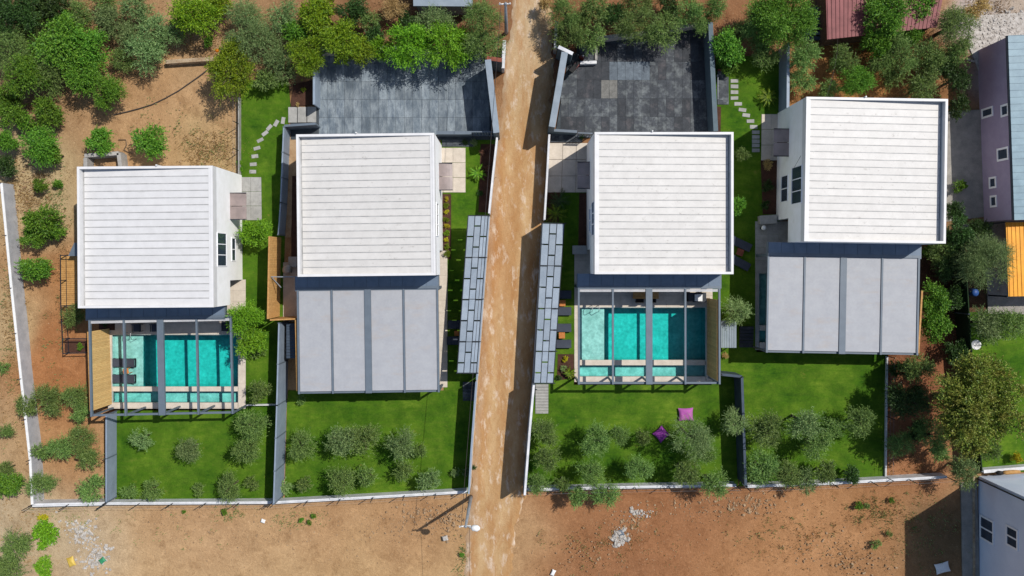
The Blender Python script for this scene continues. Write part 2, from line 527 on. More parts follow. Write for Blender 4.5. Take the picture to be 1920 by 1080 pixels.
idx = np.arange(nx * ny).reshape(ny, nx)
faces = np.stack([idx[:-1, :-1], idx[:-1, 1:], idx[1:, 1:], idx[1:, :-1]], -1).reshape(-1, 4).tolist()
FAR = 4000.0
base = len(verts)
ring = [(-FAR, -FAR), (FAR, -FAR), (FAR, FAR), (-FAR, FAR)]
vl = verts.tolist() + [(x, y, -0.09) for x, y in ring]
c0, c1, c2, c3 = idx[0, :].tolist(), idx[:, -1].tolist(), idx[-1, ::-1].tolist(), idx[::-1, 0].tolist()
for k, edge in enumerate((c0, c1, c2, c3)):
    faces.append([base + k, base + (k + 1) % 4] + edge[::-1])
me = bpy.data.meshes.new("ground")
me.from_pydata(vl, [], faces)
ca = me.color_attributes.new("earth", 'FLOAT_COLOR', 'POINT')
cc = np.ones((len(vl), 4), dtype=np.float32)
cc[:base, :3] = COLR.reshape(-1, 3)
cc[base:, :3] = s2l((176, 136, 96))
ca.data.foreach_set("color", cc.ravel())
me.polygons.foreach_set("use_smooth", [True] * len(me.polygons))
me.materials.append(MATS["soil"])
ground = bpy.data.objects.new("ground", me)
col.objects.link(ground)
tag(ground, "bare orange brown earth around the villas", "ground", kind="structure")

# the dirt road
RL = [(964, -30), (955, 60), (946, 120), (938, 200), (930, 270), (921, 380), (913, 480), (905, 600), (897, 720), (888, 840), (882, 925), (876, 1000), (868, 1110)]
RR = [(1030, -30), (1036, 60), (1038, 120), (1034, 200), (1028, 260), (1022, 380), (1014, 480), (1006, 600), (999, 720), (992, 840), (985, 925), (966, 1000), (958, 1110)]


def interp(tab, y):
    return float(np.interp(y, [t[1] for t in tab], [t[0] for t in tab]))


rv, rc, rf = [], [], []
NA = 14
ys = np.linspace(-28, 1108, 190)
for i, y in enumerate(ys):
    xl, xr = interp(RL, y), interp(RR, y)
    jl = 2.5 * math.sin(i * .9) * math.sin(i * .37 + 1) + rnd.uniform(-1, 1)
    jr = 4 * math.sin(i * .61 + 2) * math.sin(i * .23) + 2 * math.sin(i * 1.7) + rnd.uniform(-1, 1)
    for k in range(NA + 1):
        t = k / NA
        p = P(xl + jl + (xr + jr - xl - jl) * t, y)
        e = 0.0 if 0 < k < NA else -0.1
        rv.append((p.x, p.y, 0.012 + e - 0.02 * math.exp(-((t - 0.28) / 0.09) ** 2) - 0.02 * math.exp(-((t - 0.7) / 0.09) ** 2) + rnd.uniform(-.006, .006)))
        tr_ = math.exp(-((t - 0.3) / 0.12) ** 2) + math.exp(-((t - 0.68) / 0.12) ** 2)
        a, b2, ed = np.array(s2l((190, 144, 94))), np.array(s2l((210, 172, 124))), np.array(s2l((208, 180, 150)))
        cl = a * (1 - min(tr_, 1)) + b2 * min(tr_, 1)
        g_ = min(1, max(0, (260 - y) / 160))
        if y > 560:
            g_ = 0.12
        red = math.exp(-((y - 480) / 110) ** 2) * (1 - min(1, t * 1.6))
        cl = cl * (1 - g_ * 0.75) + np.array(s2l((206, 178, 140))) * g_ * 0.75
        cl = cl * (1 - red * .8) + np.array(s2l((186, 128, 78))) * red * .8
        if t < 0.12:
            cl = cl * 0.5 + ed * 0.5
        rc.append((*cl, 1.0))
for i in range(len(ys) - 1):
    for k in range(NA):
        a = i * (NA + 1) + k
        rf.append((a + NA + 1, a + NA + 2, a + 1, a))
me = bpy.data.meshes.new("dirt_road")
me.from_pydata(rv, [], rf)
ca = me.color_attributes.new("earth", 'FLOAT_COLOR', 'POINT')
ca.data.foreach_set("color", np.array(rc, dtype=np.float32).ravel())
me.polygons.foreach_set("use_smooth", [True] * len(me.polygons))
me.materials.append(MATS["road_dirt"])
road = bpy.data.objects.new("dirt_road", me)
col.objects.link(road)
tag(road, "sandy dirt road running between the walled villas", "road", kind="structure")

# lawns (pieces butt round the pools)
sheet("lawn", "narrow lawn strip with stepping stones beside the leftmost villa", "lawn",
      [(452, 150), (540, 150), (545, 205), (538, 250), (534, 440), (530, 600), (536, 610), (534, 770), (455, 770), (455, 600), (446, 560), (446, 330)], 0.0, "lawn_grass", 0.3)
sheet("lawn", "lawn with small olive trees below the pool with loungers", "lawn",
      [(217, 770.2), (534, 770.2), (530, 938), (216, 938)], 0.0, "lawn_grass", 0.3)
sheet("lawn", "lawn below the grey roofed pergola left of the road", "lawn",
      [(540, 732), (893, 732), (884, 840), (878, 925), (534, 938), (538, 760)], 0.0, "lawn_grass", 0.3)
sheet("lawn", "lawn strip between the villa and the dirt road wall, left of the road", "lawn",
      [(826, 262), (930, 262), (920, 390), (908, 560), (893, 731.8), (832, 731.8), (832, 600)], 0.0, "lawn_grass", 0.3)
sheet("lawn", "lawn with two beanbags right of the road", "lawn",
      [(1002, 722), (1384, 722), (1384, 912), (986, 920)], 0.0, "lawn_grass", 0.3)
sheet("lawn", "shaded lawn strip between the dirt road canopy and the open pool villa", "lawn",
      [(1024, 360), (1110, 360), (1110, 500), (1078, 500), (1076, 721.8), (1002, 721.8)], 0.0, "lawn_grass", 0.3)
sheet("lawn", "lawn strip with square stepping stones between the two right hand villas", "lawn",
      [(1342, 105), (1462, 105), (1462, 500), (1420, 500), (1418, 660), (1334, 660), (1334, 500), (1342, 300)], 0.0, "lawn_grass", 0.3)
sheet("lawn", "lawn below the grey roofed pergola right of the road", "lawn",
      [(1334, 660.2), (1664, 660.2), (1662, 897), (1386, 912), (1384, 721.8), (1334, 721.8)], 0.0, "lawn_grass", 0.3)
sheet("lawn", "neighbour lawn with a white dish at the right edge", "lawn",
      [(1808, 585), (1990, 585), (1990, 885), (1838, 885), (1825, 700)], 0.0, "lawn_grass", 0.3)
# planting beds and yards
sheet("planting_bed", "dark soil bed along the wall of the road, left villa garden", "bed", [(901, 270), (929, 270), (919, 398), (897, 398)], 0.02, "dark_soil")
sheet("planting_bed", "reddish soil bed under the flower hedge by the white wall", "bed", [(829, 364), (846, 364), (846, 486), (831, 486)], 0.02, "dark_soil")
sheet("planting_bed", "reddish soil bed beside the slate car park steps", "bed", [(550, 158), (588, 150), (592, 196), (545, 200)], 0.02, "dark_soil")
sheet("planting_bed", "small soil bed at the end of the panel canopy right of the road", "bed", [(1046, 664), (1076, 664), (1076, 708), (1044, 714)], 0.02, "dark_soil")
sheet("planting_bed", "soil bed with low palms beside the pale entrance court", "bed", [(1026, 358), (1052, 358), (1048, 416), (1022, 416)], 0.02, "dark_soil")
sheet("planting_bed", "dark soil along the shaded villa wall below the small canopy", "bed", [(1086, 362), (1104, 362), (1104, 470), (1084, 470)], 0.02, "dark_soil")
sheet("planting_bed", "dark soil with shrubs beside the highest villa wall", "bed", [(1426, 300), (1462, 300), (1462, 402), (1430, 402)], 0.02, "dark_soil")
sheet("planting_bed", "dark soil strip behind the car park wall by stepping stones", "bed", [(1344, 200), (1352, 200), (1350, 300), (1343, 300)], 0.02, "dark_soil")
sheet("side_yard", "narrow sandy yard between wall and second villa", "yard", [(541, 250), (560, 250), (545, 445), (534, 445)], 0.01, "sand_soil")
sheet("side_yard", "dark earth yard strip beside the second villa", "yard", [(548, 330), (596, 330), (596, 490), (546, 490)], 0.02, "dark_soil")
sheet("path", "concrete path between the highest villa and the mauve house", "path", [(1742, 210), (1850, 205), (1850, 406), (1738, 420)], 0.0, "paved_path")
sheet("path", "grey path at the foot of the pale blue house", "path", [(1802, 905), (1832, 905), (1838, 1120), (1806, 1120)], 0.0, "paved_path")
sheet("path", "pale rubble yard beside the mauve house", "yard", [(1822, 30), (1960, 20), (1960, 120), (1836, 135), (1815, 80)], -0.01, "rubble_pale", 0.05)
sheet("path", "grey terrace under the orange roof edge", "terrace", [(1850, 520), (1960, 515), (1960, 590), (1852, 588)], 0.05, "paved_path")
sheet("path", "grey paved yard under the neighbouring house eaves", "yard", [(1805, 421), (1960, 408), (1960, 519.5), (1850, 519.5), (1806, 440)], -0.01, "paved_path", 0.05)



# ------------------------------------------------------------------ villas
def frame_of(corners, z):
    tl, tr, br, bl = [P(x, y, z) for x, y in corners]
    c = (tl + tr + br + bl) / 4
    ux = (tr - tl) + (br - bl)
    uy = (tl - bl) + (tr - br)
    a = (math.atan2(ux.y, ux.x) + math.atan2(-uy.x, uy.y)) / 2
    return Vector((c.x, c.y, 0)), a, ux.length / 2, uy.length / 2


def to_local(p, c, a):
    d = Vector((p.x - c.x, p.y - c.y))
    return Vector((d.x * math.cos(a) + d.y * math.sin(a), -d.x * math.sin(a) + d.y * math.cos(a)))


def on_side_wall(px, py, c, a, x):
    "where the view through pixel (px,py) meets the wall at local x: (local y, z)"
    g = P(px, py, 0)
    o = to_local(Vector((0, 0, 0)), c, a)
    g2 = to_local(g, c, a)
    t = (x - o.x) / (g2.x - o.x)
    return o.y + (g2.y - o.y) * t, HC * (1 - t)


def window(parent, x, s, y0, y1, z0, z1, panes=2, t=0.06, fm="window_white"):
    "a framed window on the wall plane at local x, facing s"
    f = MB()
    xa, xb = (x, x + s * 0.05) if s > 0 else (x + s * 0.05, x)
    xa -= 0.001 * (s < 0)
    f.box(xa, xb, y0 - t, y0, z0 - t, z1 + t).box(xa, xb, y1, y1 + t, z0 - t, z1 + t)
    f.box(xa, xb, y0, y1, z0 - t, z0).box(xa, xb, y0, y1, z1, z1 + t)
    w = f.build("window", fm, parent, local=True)
    g = max(0.03, t * 0.4)
    for k in range(panes):
        a0 = y0 + (y1 - y0) * k / panes + (g if k else 0)
        a1 = y0 + (y1 - y0) * (k + 1) / panes - (g if k < panes - 1 else 0)
        xp = (x + s * 0.012)
        MB().box(min(x, xp), max(x, xp), a0, a1, z0, z1).build("pane", "dark_glass", w, local=True)
        if k:
            yk = y0 + (y1 - y0) * k / panes
            xm = x + s * 0.04
            MB().box(min(x, xm), max(x, xm), yk - g, yk + g, z0, z1).build("mullion", fm, w, local=True)
    return w


ZT = 6.0


def villa(label, corners, low, side, wins, canopy, annex_x, annex_y, sheetmat):
    c, a, w, d = frame_of(corners, ZT)
    v = thing("villa", label, "house", c, a, "white box villas")
    hx, hy = w / 2, d / 2
    ys_ = -hy + 1.75
    MB().box(-hx, hx, -hy, hy, 2.7, 5.3).build("upper_wall", "white_wall", v, local=True)
    MB().box(-hx, hx, ys_, hy, -0.1, 2.7).build("ground_floor_wall", "white_wall", v, local=True)
    t = 0.16
    zl, zh = 5.52, 5.92
    lowx, highx = (-hx + t, hx - 0.3) if low == 'W' else (hx - t, -hx + 0.3)
    for (x0, x1, y0, y1) in ((-hx, -hx + t, -hy, hy), (hx - t, hx, -hy, hy), (-hx + t, hx - t, hy - t, hy), (-hx + t, hx - t, -hy, -hy + t)):
        MB().box(x0, x1, y0, y1, 5.3, ZT).build("parapet", "coping_metal", v, local=True)
    # flat strip along the high side
    hs = (hx - 0.3, hx - t) if low == 'W' else (-hx + t, -hx + 0.3)
    MB().box(hs[0], hs[1], -hy + t, hy - t, 5.3, 5.965).build("edge_flashing", "coping_metal", v, local=True)
    xa, xb = min(lowx, highx), max(lowx, highx)
    za, zb = (zl, zh) if low == 'W' else (zh, zl)
    rf_ = MB().prism([(xa, -hy + t), (xb, -hy + t), (xb, hy - t), (xa, hy - t)], 5.3, [za - 0.02, zb - 0.02, zb - 0.02, za - 0.02]).build("roof", "seam_metal", v, local=True)
    n = 19
    step = (d - 2 * t) / n
    pm = MB()
    gx_ = 0.10
    ga, gb = (gx_, 0.0) if low == 'W' else (0.0, gx_)          # gutter gap on the low side
    A, B = xa + ga, xb - gb
    zA, zB = za + (zb - za) * ga / (xb - xa), zb - (zb - za) * gb / (xb - xa)
    for (y0, y1, h0, h1) in ((0.0, step - 0.05, 0.0, 0.012), (step - 0.05, step - 0.004, 0.0, 0.035)):
        pm.add([(A, y0, zA - 0.018), (B, y0, zB - 0.018), (B, y1, zB - 0.018), (A, y1, zA - 0.018), (A, y0, zA + h1), (B, y0, zB + h1), (B, y1, zB + h1), (A, y1, zA + h1)],
               [(3, 2, 1, 0), (4, 5, 6, 7), (0, 1, 5, 4), (1, 2, 6, 5), (2, 3, 7, 6), (3, 0, 4, 7)])
    me_ = pm.mesh("roof_panel", sheetmat)
    me_.materials.append(MATS["seam_metal"])
    for k in range(6, 12):
        me_.polygons[k].material_index = 1
    for k in range(n):
        inst("roof_panel", me_, rf_, (0, -hy + t + k * step, 0))
    inst_x = rnd.uniform(-1, 1)
    MB().tube([(inst_x, hy + 0.05, 5.2), (inst_x, hy + 0.05, 6.15)], 0.05).build("vent_pipe", "lamp_white", v, local=True)
    s = 1 if side == 'E' else -1
    x = hx * s
    for (x0, x1, y0, y1, n_) in wins:
        yb, z1_ = on_side_wall(x0, y0, c, a, x)
        ya, z0_ = on_side_wall(x1, y1, c, a, x)
        window(v, x, s, min(ya, yb), max(ya, yb), min(z0_, z1_), max(z0_, z1_), n_)
    # entrance door and its small roof
    (x0, x1, y0, y1) = canopy
    zc = 2.62
    p0, p1 = to_local(P(x0, y1, zc), c, a), to_local(P(x1, y0, zc), c, a)
    out = (p1.x if s > 0 else p0.x)
    cn = MB().box(min(x, out), max(x, out), p0.y, p0.y + 0.05, zc - 0.12, zc + 0.02).box(min(x, out), max(x, out), p1.y - 0.05, p1.y, zc - 0.12, zc + 0.02).build("door_canopy", "dark_metal", v, local=True)
    ym = (p0.y + p1.y) / 2
    for (u0, u1) in ((p0.y + 0.05, ym - 0.02), (ym + 0.02, p1.y - 0.05)):
        nseg = 5
        bm_ = MB()
        for q in range(nseg):
            xa_, xb_ = x + (out - x) * q / nseg, x + (out - x) * (q + 1) / nseg
            za_, zb_ = zc - 0.10 * (q / nseg) ** 2, zc - 0.10 * ((q + 1) / nseg) ** 2
            bm_.add([(xa_, u0, za_), (xb_, u0, zb_), (xb_, u1, zb_), (xa_, u1, za_), (xa_, u0, za_ - .02), (xb_, u0, zb_ - .02), (xb_, u1, zb_ - .02), (xa_, u1, za_ - .02)],
                    [(0, 1, 2, 3), (7, 6, 5, 4), (0, 4, 5, 1), (1, 5, 6, 2), (2, 6, 7, 3), (3, 7, 4, 0)])
        bm_.build("sheet", "door_canopy", cn, local=True)
    dr = MB().box(min(x, x + s * 0.04), max(x, x + s * 0.04), ym - 0.55, ym + 0.55, 0.05, 2.2).build("door", "brown_door", v, local=True)
    MB().box(min(x + s * .04, x + s * 0.09), max(x + s * .04, x + s * 0.09), ym + 0.38, ym + 0.42, 0.9, 1.3).build("handle", "chrome", dr, local=True)
    # glazing towards the pool
    gm = MB()
    for k in range(5):
        u = -hx + 0.4 + (w - 0.8) * k / 4
        gm.box(u - 0.05, u + 0.05, ys_ - 0.05, ys_, 0.1, 2.4)
    gd = gm.build("glass_door", "dark_metal", v, local=True)
    for k in range(4):
        u = -hx + 0.45 + (w - 0.8) * k / 4
        MB().box(u, u + (w - 0.8) / 4 - 0.1, ys_ - 0.03, ys_, 0.1, 2.4).build("pane", "dark_glass", gd, local=True)
    # low metal roof between the house and the pergola
    za_ = 3.2
    q0, q1 = to_local(P(annex_x[0], annex_y, za_), c, a), to_local(P(annex_x[1], annex_y, za_), c, a)
    yy0, yy1 = min(q0.y, q1.y), -hy
    lr = MB().box(q0.x, q1.x, yy0, yy1, 2.75, 3.17).build("lower_roof", "slate_frame", v, local=True)
    n2 = 12
    stp = (q1.x - q0.x - 0.1) / n2
    me2 = MB().box(0, stp - 0.02, yy0 + 0.12, yy1 - 0.004, 3.17, 3.2).mesh("roof_sheet", "annex_roof")
    for k in range(n2):
        inst("roof_sheet", me2, lr, (q0.x + 0.05 + k * stp, 0, 0))
    for u in (q0.x + 0.15, q1.x - 0.15):
        MB().box(u - 0.09, u + 0.09, yy0 + 0.02, yy0 + 0.2, 0.0, 2.75).build("column", "slate_frame", v, local=True)
    return v, c, a


villa("white villa with a clean white roof, leftmost of the four", [(143, 312), (398, 311), (401, 577), (147, 577)], 'W', 'E',
      [(407, 424, 437, 498, 3), (434, 441, 447, 488, 2)], (434, 461, 361, 412), (160, 422), 599, "roof_sheet_clean")
villa("white villa with stained roof seams directly left of the dirt road", [(555, 251), (812, 250), (819, 517), (558, 518)], 'W', 'E',
      [(817.6, 821.5, 381, 442, 3)], (823, 848, 305, 357), (553, 823), 543, "roof_sheet")
villa("white villa behind the open pergola, directly right of the dirt road", [(1115, 248), (1377, 247), (1374, 513), (1115, 515)], 'E', 'W',
      [(1110.5, 1114.3, 381, 440, 3), (1106, 1108, 393, 434, 2)], (1083, 1109, 303, 354), (1082, 1353), 541, "roof_sheet")
villa("white villa with dark spotted roof, rightmost of the four", [(1513, 183), (1779, 184), (1772, 456), (1507, 453)], 'E', 'W',
      [(1486, 1503, 316, 379, 3), (1466, 1477, 332, 376, 2)], (1451, 1479, 241, 293), (1440, 1728), 481, "roof_sheet")


# ------------------------------------------------------------------ terraces and pools
def terrace(label, rect, pool, mat="stone_pale"):
    (x0, x1, y0, y1), (a0, a1, b0, b1) = rect, pool
    t = thing("terrace", label, "terrace", P((x0 + x1) / 2, y0), kind="structure")
    for (u0, u1, w0, w1) in ((x0, x1, y0, b0), (x0, a0, b0, b1), (a1, x1, b0, b1), (x0, x1, b1, y1)):
        if u1 - u0 < 0.5 or w1 - w0 < 0.5:
            continue
        p, q = P(u0, w1), P(u1, w0)
        W, D = q.x - p.x, q.y - p.y
        nxs, nys = max(1, round(W / 0.9)), max(1, round(D / 0.9))
        me_ = MB().box(0, W / nxs - 0.008, 0, D / nys - 0.008, -0.12, 0.03).mesh("paver", mat)
        for i in range(nxs):
            for j in range(nys):
                inst("paver", me_, t, (p.x + i * W / nxs - t.location.x, p.y + j * D / nys - t.location.y, rnd.uniform(-0.003, 0.003)))
    return t


terrace("pale stone terrace round the pool with two loungers", (203, 461, 524, 766), POOLS[1])
terrace("pale stone terrace under the closed pergola left of the road", (572, 839, 470, 726), (839, 839, 726, 726))
terrace("pale stone terrace round the empty turquoise pool", (1077, 1336, 466, 716), POOLS[3])
terrace("shaded grey terrace under the closed pergola right of the road", (1416, 1700, 415, 656), POOLS[4], "stone_grey")


def pool(label, x0, x1, y0, yd, yl, yt, y1, shelf):
    "pixel columns x0..x1; rows: y0 top edge, yd end of the basin, yl end of the ledge, yt end of the channel, y1 end of the rim"
    A, B = P(x0, yd), P(x1, y0)
    X0, X1, Y0, Y1 = A.x, B.x, A.y, B.y
    XS = P(shelf, y0).x
    YL, YT, YE = P(x0, yl).y, P(x0, yt).y, P(x0, y1).y
    o = thing("swimming_pool", label, "pool", ((X0 + X1) / 2, (Y0 + Y1) / 2, -1.6))
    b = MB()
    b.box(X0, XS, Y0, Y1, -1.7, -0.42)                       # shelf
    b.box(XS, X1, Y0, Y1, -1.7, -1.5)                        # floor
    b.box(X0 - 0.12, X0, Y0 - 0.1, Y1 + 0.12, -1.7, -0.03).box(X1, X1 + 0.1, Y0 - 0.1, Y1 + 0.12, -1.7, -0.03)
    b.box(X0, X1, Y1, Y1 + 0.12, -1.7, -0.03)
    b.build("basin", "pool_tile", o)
    MB().box(X0, X1, YL, Y0, -1.7, -0.05).build("ledge", "stone_pale", o)
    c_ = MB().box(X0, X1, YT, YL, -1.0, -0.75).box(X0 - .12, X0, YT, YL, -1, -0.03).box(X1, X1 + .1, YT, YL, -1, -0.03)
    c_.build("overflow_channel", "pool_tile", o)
    MB().box(X0, X1, YE, YT, -1.0, 0.03).build("rim", "stone_pale", o)
    e = 0.004
    wm = MB()
    zw = -0.1
    prof = [(X0 + e, zw), (X1 - e, zw), (X1 - e, -1.495), (XS + e, -1.495), (XS + e, -0.415), (X0 + e, -0.415)]
    n = len(prof)
    ya, yb = Y0 + e, Y1 - e
    wm.add([(x, ya, z) for x, z in prof] + [(x, yb, z) for x, z in prof],
           [((i + 1) % n, n + (i + 1) % n, n + i, i) for i in range(n)] + [(5, 4, 3, 2, 1, 0), (6, 7, 8, 9, 10, 11)])
    wm.build("water", "pool_water", o)
    MB().box(X0 + e, X1 - e, YT + e, YL - e, -0.745, -0.22).build("channel_water", "pool_water", o)
    return o, X0, XS, Y0, Y1


p1 = pool("turquoise pool with two loungers and a table on its shelf", 210, 446, 628, 725, 734, 755, 764, 264)
p3 = pool("empty turquoise pool under the open pergola right of the road", 1085, 1323, 577, 675, 685, 706, 714, 1134)
pool("dark teal pool strip showing beside the closed pergola", 1424, 1659, 513, 610, 620, 642, 652, 1475)
for (o, X0, XS, Y0, Y1) in (p1, p3):                            # steel grab rail at the step
    rl = MB()
    for k in (0, 0.5):
        rl.tube([(XS - 0.5 - k, Y1 + 0.18, 0.0), (XS - 0.5 - k, Y1 + 0.16, 0.55), (XS - 0.5 - k, Y1 - 0.1, 0.62), (XS - 0.5 - k, Y1 - 0.3, 0.4), (XS - 0.5 - k, Y1 - 0.34, -0.42)], 0.022, 6)
    rl.build("grab_rail", "chrome", o)


# ------------------------------------------------------------------ pergolas
def pergola(label, corners, closed):
    z = 3.2
    c, a, w, d = frame_of(corners, z)
    g = thing("pergola", label, "pergola", c, a, "slate grey pool pergolas")
    hx, hy = w / 2, d / 2
    fr_ = [0.005, 0.245, 0.5, 0.755, 0.995]
    xs_ = [-hx + w * f for f in fr_]
    ww = [0.13, 0.13, 0.46, 0.13, 0.13]
    for x, b_ in zip(xs_, ww):
        MB().box(x - b_ / 2, x + b_ / 2, -hy - 0.1, hy - 0.02, 3.02, 3.22).build("rafter", "slate_frame", g, local=True)
    MB().box(-hx, hx, hy - 0.02, hy + 0.16, 2.98, 3.24).build("back_rail", "slate_frame", g, local=True)
    zf = 2.86
    MB().box(-hx, hx, -hy - 0.1, -hy + 0.04, zf, 3.02).build("front_gutter", "slate_frame", g, local=True)
    for x in (xs_[0], xs_[1], xs_[2], xs_[3], xs_[4]):
        MB().box(x - 0.06, x + 0.06, -hy - 0.085, -hy + 0.035, 0.0, zf).build("post", "slate_frame", g, local=True)
    for k in range(4):
        u0, u1 = xs_[k] + ww[k] / 2 + 0.01, xs_[k + 1] - ww[k + 1] / 2 - 0.01
        if closed:
            bm_ = MB()
            nseg = 15                                        # slightly sagging folds of the fabric
            for q in range(nseg):
                y0, y1 = hy - 0.05 - (d - 0.12) * q / nseg, hy - 0.05 - (d - 0.12) * (q + 1) / nseg
                ym = (y0 + y1) / 2
                for (ya, yb, za, zb) in ((y0, ym, 3.15, 3.148), (ym, y1, 3.148, 3.15)):
                    bm_.add([(u0, ya, za), (u0, yb, zb), (u1, yb, zb), (u1, ya, za)], [(0, 1, 2, 3)])
            o = bm_.build("fabric_panel", "canopy_fabric", g, local=True)
            mod = o.modifiers.new("thickness", 'SOLIDIFY')
            mod.thickness = 0.012
        else:
            bm_ = MB()
            for q in range(4):
                y0 = hy - 0.06 - q * 0.045
                bm_.box(u0, u1, y0 - 0.035, y0, 2.95 - 0.03 * (q % 2), 3.16 - 0.015 * (q % 2))
            bm_.build("folded_fabric", "folded_fabric", g, local=True)
            for q in range(2):                                # lead rails parked halfway
                pass
    return g, c, a, hx, hy


pergola("open pergola with bare slate beams over the pool with loungers", [(164, 598), (432, 598), (439, 776), (172, 776)], False)
pergola("closed grey fabric pergola directly left of the dirt road", [(556, 543), (821, 541), (824, 733), (560, 736)], True)
pergola("open pergola with bare beams over the empty turquoise pool", [(1084, 541), (1350, 541), (1351, 718), (1084, 718)], False)
pergola("closed grey fabric pergola of the rightmost villa", [(1440, 480), (1727, 482), (1719, 661), (1436, 661)], True)


def board_screen(name, label, x_top, y0, y1, z, side, mat, board=0.125, z0=0.05, lean=0.0, cat="screen"):
    "vertical boards standing side by side; side = +1 when the boarded face looks to +x"
    a, b = P(x_top, y0, z), P(x_top + lean, y1, z)
    t = thing(name, label, cat, ((a.x + b.x) / 2, (a.y + b.y) / 2, z0))
    n = max(3, int((a - b).length / board))
    d = (b - a) / n
    ang = math.atan2(d.y, d.x)
    L = d.length
    me_ = MB().box(0.004, L - 0.004, -0.02, 0.02, 0, z - z0).mesh("board", mat)
    for k in range(n):
        p = a + d * k
        inst("board", me_, t, (p.x - t.location.x, p.y - t.location.y, 0), (0, 0, ang))
    off = -side * 0.06
    mb_ = MB()
    for zz in (z0 + 0.3, z - 0.35):
        mb_.bar((a.x + off, a.y), (b.x + off, b.y), 0.07, zz, zz + 0.08)
    mb_.build("back_rail", "dark_metal", t)
    MB().bar((a.x + off * .5, a.y), (b.x + off * .5, b.y), 0.12, z + 0.003, z + 0.035).build("top_rail", "timber_orange", t)
    return t


board_screen("timber_screen", "tall golden timber screen on the left side of the lounger pool", 166, 622, 771, 3.05, 1, "timber", lean=5)
board_screen("timber_screen", "tall timber screen along the right side of the empty pool", 1345, 562, 714, 3.05, -1, "timber")
board_screen("timber_screen", "timber screen edge left of the closed pergola by the road", 555.5, 600, 733, 2.9, 1, "timber_orange", lean=3)
board_screen("timber_screen", "timber screen edge right of the rightmost closed pergola", 1728, 545, 662, 2.9, -1, "timber_orange", lean=-7)
board_screen("timber_screen", "orange timber screen on the boundary wall beside the second villa", 506, 443, 598, 2.9, 1, "timber_pale", lean=-3)
# side pieces of that last screen
t = thing("timber_gate_frame", "timber edged frame with steel brace beside the second villa", "frame", P(532, 560))
MB().bar(P(508, 519, 2.6), P(552, 519, 2.6), 0.07, 2.54, 2.62).build("cross_bar", "galvanised", t)
MB().bar(P(510, 520, 2.5), P(527, 539, 2.5), 0.05, 2.46, 2.52).build("brace", "galvanised", t)
MB().bar(P(506, 600, 2.8), P(554, 598, 2.8), 0.10, 0.0, 2.8).build("side_panel", "timber_orange", t)


# ------------------------------------------------------------------ boundary walls
def wall(label, pts, z, th, mat, panel=0.0, cap=None, capz=0.05, posts=0.0, ph=1.3, name="boundary_wall", wires=True, z0=-0.2):
    w = [P(x, y, z) for x, y in pts]
    t = thing(name, label, "wall", (w[0].x, w[0].y, 0))
    for i in range(len(w) - 1):
        a, b = w[i].copy(), w[i + 1].copy()
        d = (b - a)
        L = d.length
        u = d.normalized()
        if i < len(w) - 2:
            b = b + u * 0.0
        n = max(1, round(L / panel)) if panel else 1
        g = 0.012 if panel else 0.0
        for k in range(n):
            pa, pb = a + d * (k / n) + u * g, a + d * ((k + 1) / n) - u * g
            MB().bar(pa, pb, th, z0, z).build("panel" if panel else "wall_section", mat, t)
        if panel:
            for k in range(n + 1):
                p = a + d * (k / n)
                MB().bar(p - u * 0.04, p + u * 0.04, th + 0.06, z0, z + 0.02).build("post", "slate_frame", t)
        if cap:
            MB().bar(a, b, th + 0.04, z + 0.004, z + capz).build("coping", cap, t)
        if posts:
            m_ = max(1, round(L / posts))
            zz = z + (capz if cap else 0)
            me_ = MB().tube([(0, 0, 0), (0, 0, ph)], 0.03, 6).mesh("fence_post", "dark_metal")
            for k in range(m_ + (i == len(w) - 2)):
                p = a + d * (k / m_)
                inst("fence_post", me_, t, (p.x - t.location.x, p.y - t.location.y, zz))
            if wires:
                for h in (0.06, ph * 0.5, ph - 0.04):
                    MB().tube([(a.x, a.y, zz + h), (b.x, b.y, zz + h)], 0.006, 4).build("wire", "galvanised", t)
    return t


wall("long white retaining wall slanting down the left edge", [(3, 343), (22, 540), (40, 710), (57, 862), (61, 946)], 1.3, 0.14, "grey_render", cap="lamp_white", posts=3.2, ph=0.5, wires=False)
wall("low white wall section at the bottom left corner with round end", [(61, 947), (198, 944)], 1.0, 0.2, "white_render", cap="white_render", posts=3.0)
wall("low white wall below the leftmost lawn with thin posts", [(200, 944), (511, 942)], 0.85, 0.15, "white_render", cap="white_render", posts=2.6)
wall("low white wall below the lawn left of the road", [(516, 942), (700, 932), (876, 922)], 0.85, 0.15, "white_render", cap="white_render", posts=2.6)
wall("low white wall below the beanbag lawn", [(988, 918), (1190, 913), (1380, 910)], 0.85, 0.15, "white_render", cap="white_render", posts=2.6)
wall("low white wall below the rightmost lawn and earth plot", [(1398, 912), (1560, 906), (1775, 894)], 0.85, 0.15, "white_render", cap="white_render", posts=2.6)
wall("grey blue panel wall left of the leftmost lawn", [(199, 778), (199, 942)], 1.5, 0.1, "wall_panel", panel=2.6, posts=2.6, ph=0.5, wires=False)
wall("tall grey blue panel wall between the two left lawns", [(523, 606), (519, 760), (513, 945)], 2.4, 0.1, "wall_panel", panel=2.4)
wall("slate blue panel wall beside the curved stepping stones", [(532, 238), (526, 380), (522, 440)], 1.6, 0.1, "wall_panel", panel=2.2)
wall("short slate wall above the second villa passage", [(533, 236), (592, 232)], 1.5, 0.12, "slate_frame", cap="slate_frame")
wall("thin grey fence along the top left lawn strip", [(447, 182), (447, 332)], 0.5, 0.08, "concrete", posts=2.0, ph=1.2, name="lawn_fence")
wall("white wall along the left of the dirt road beside the entrance court", [(932, 258), (924, 330), (917, 400)], 1.9, 0.1, "white_render", cap="white_render")
wall("white wall along the left of the dirt road behind the panel canopy", [(916.6, 404), (905, 560), (894, 712)], 2.3, 0.08, "white_render", cap="wall_panel")
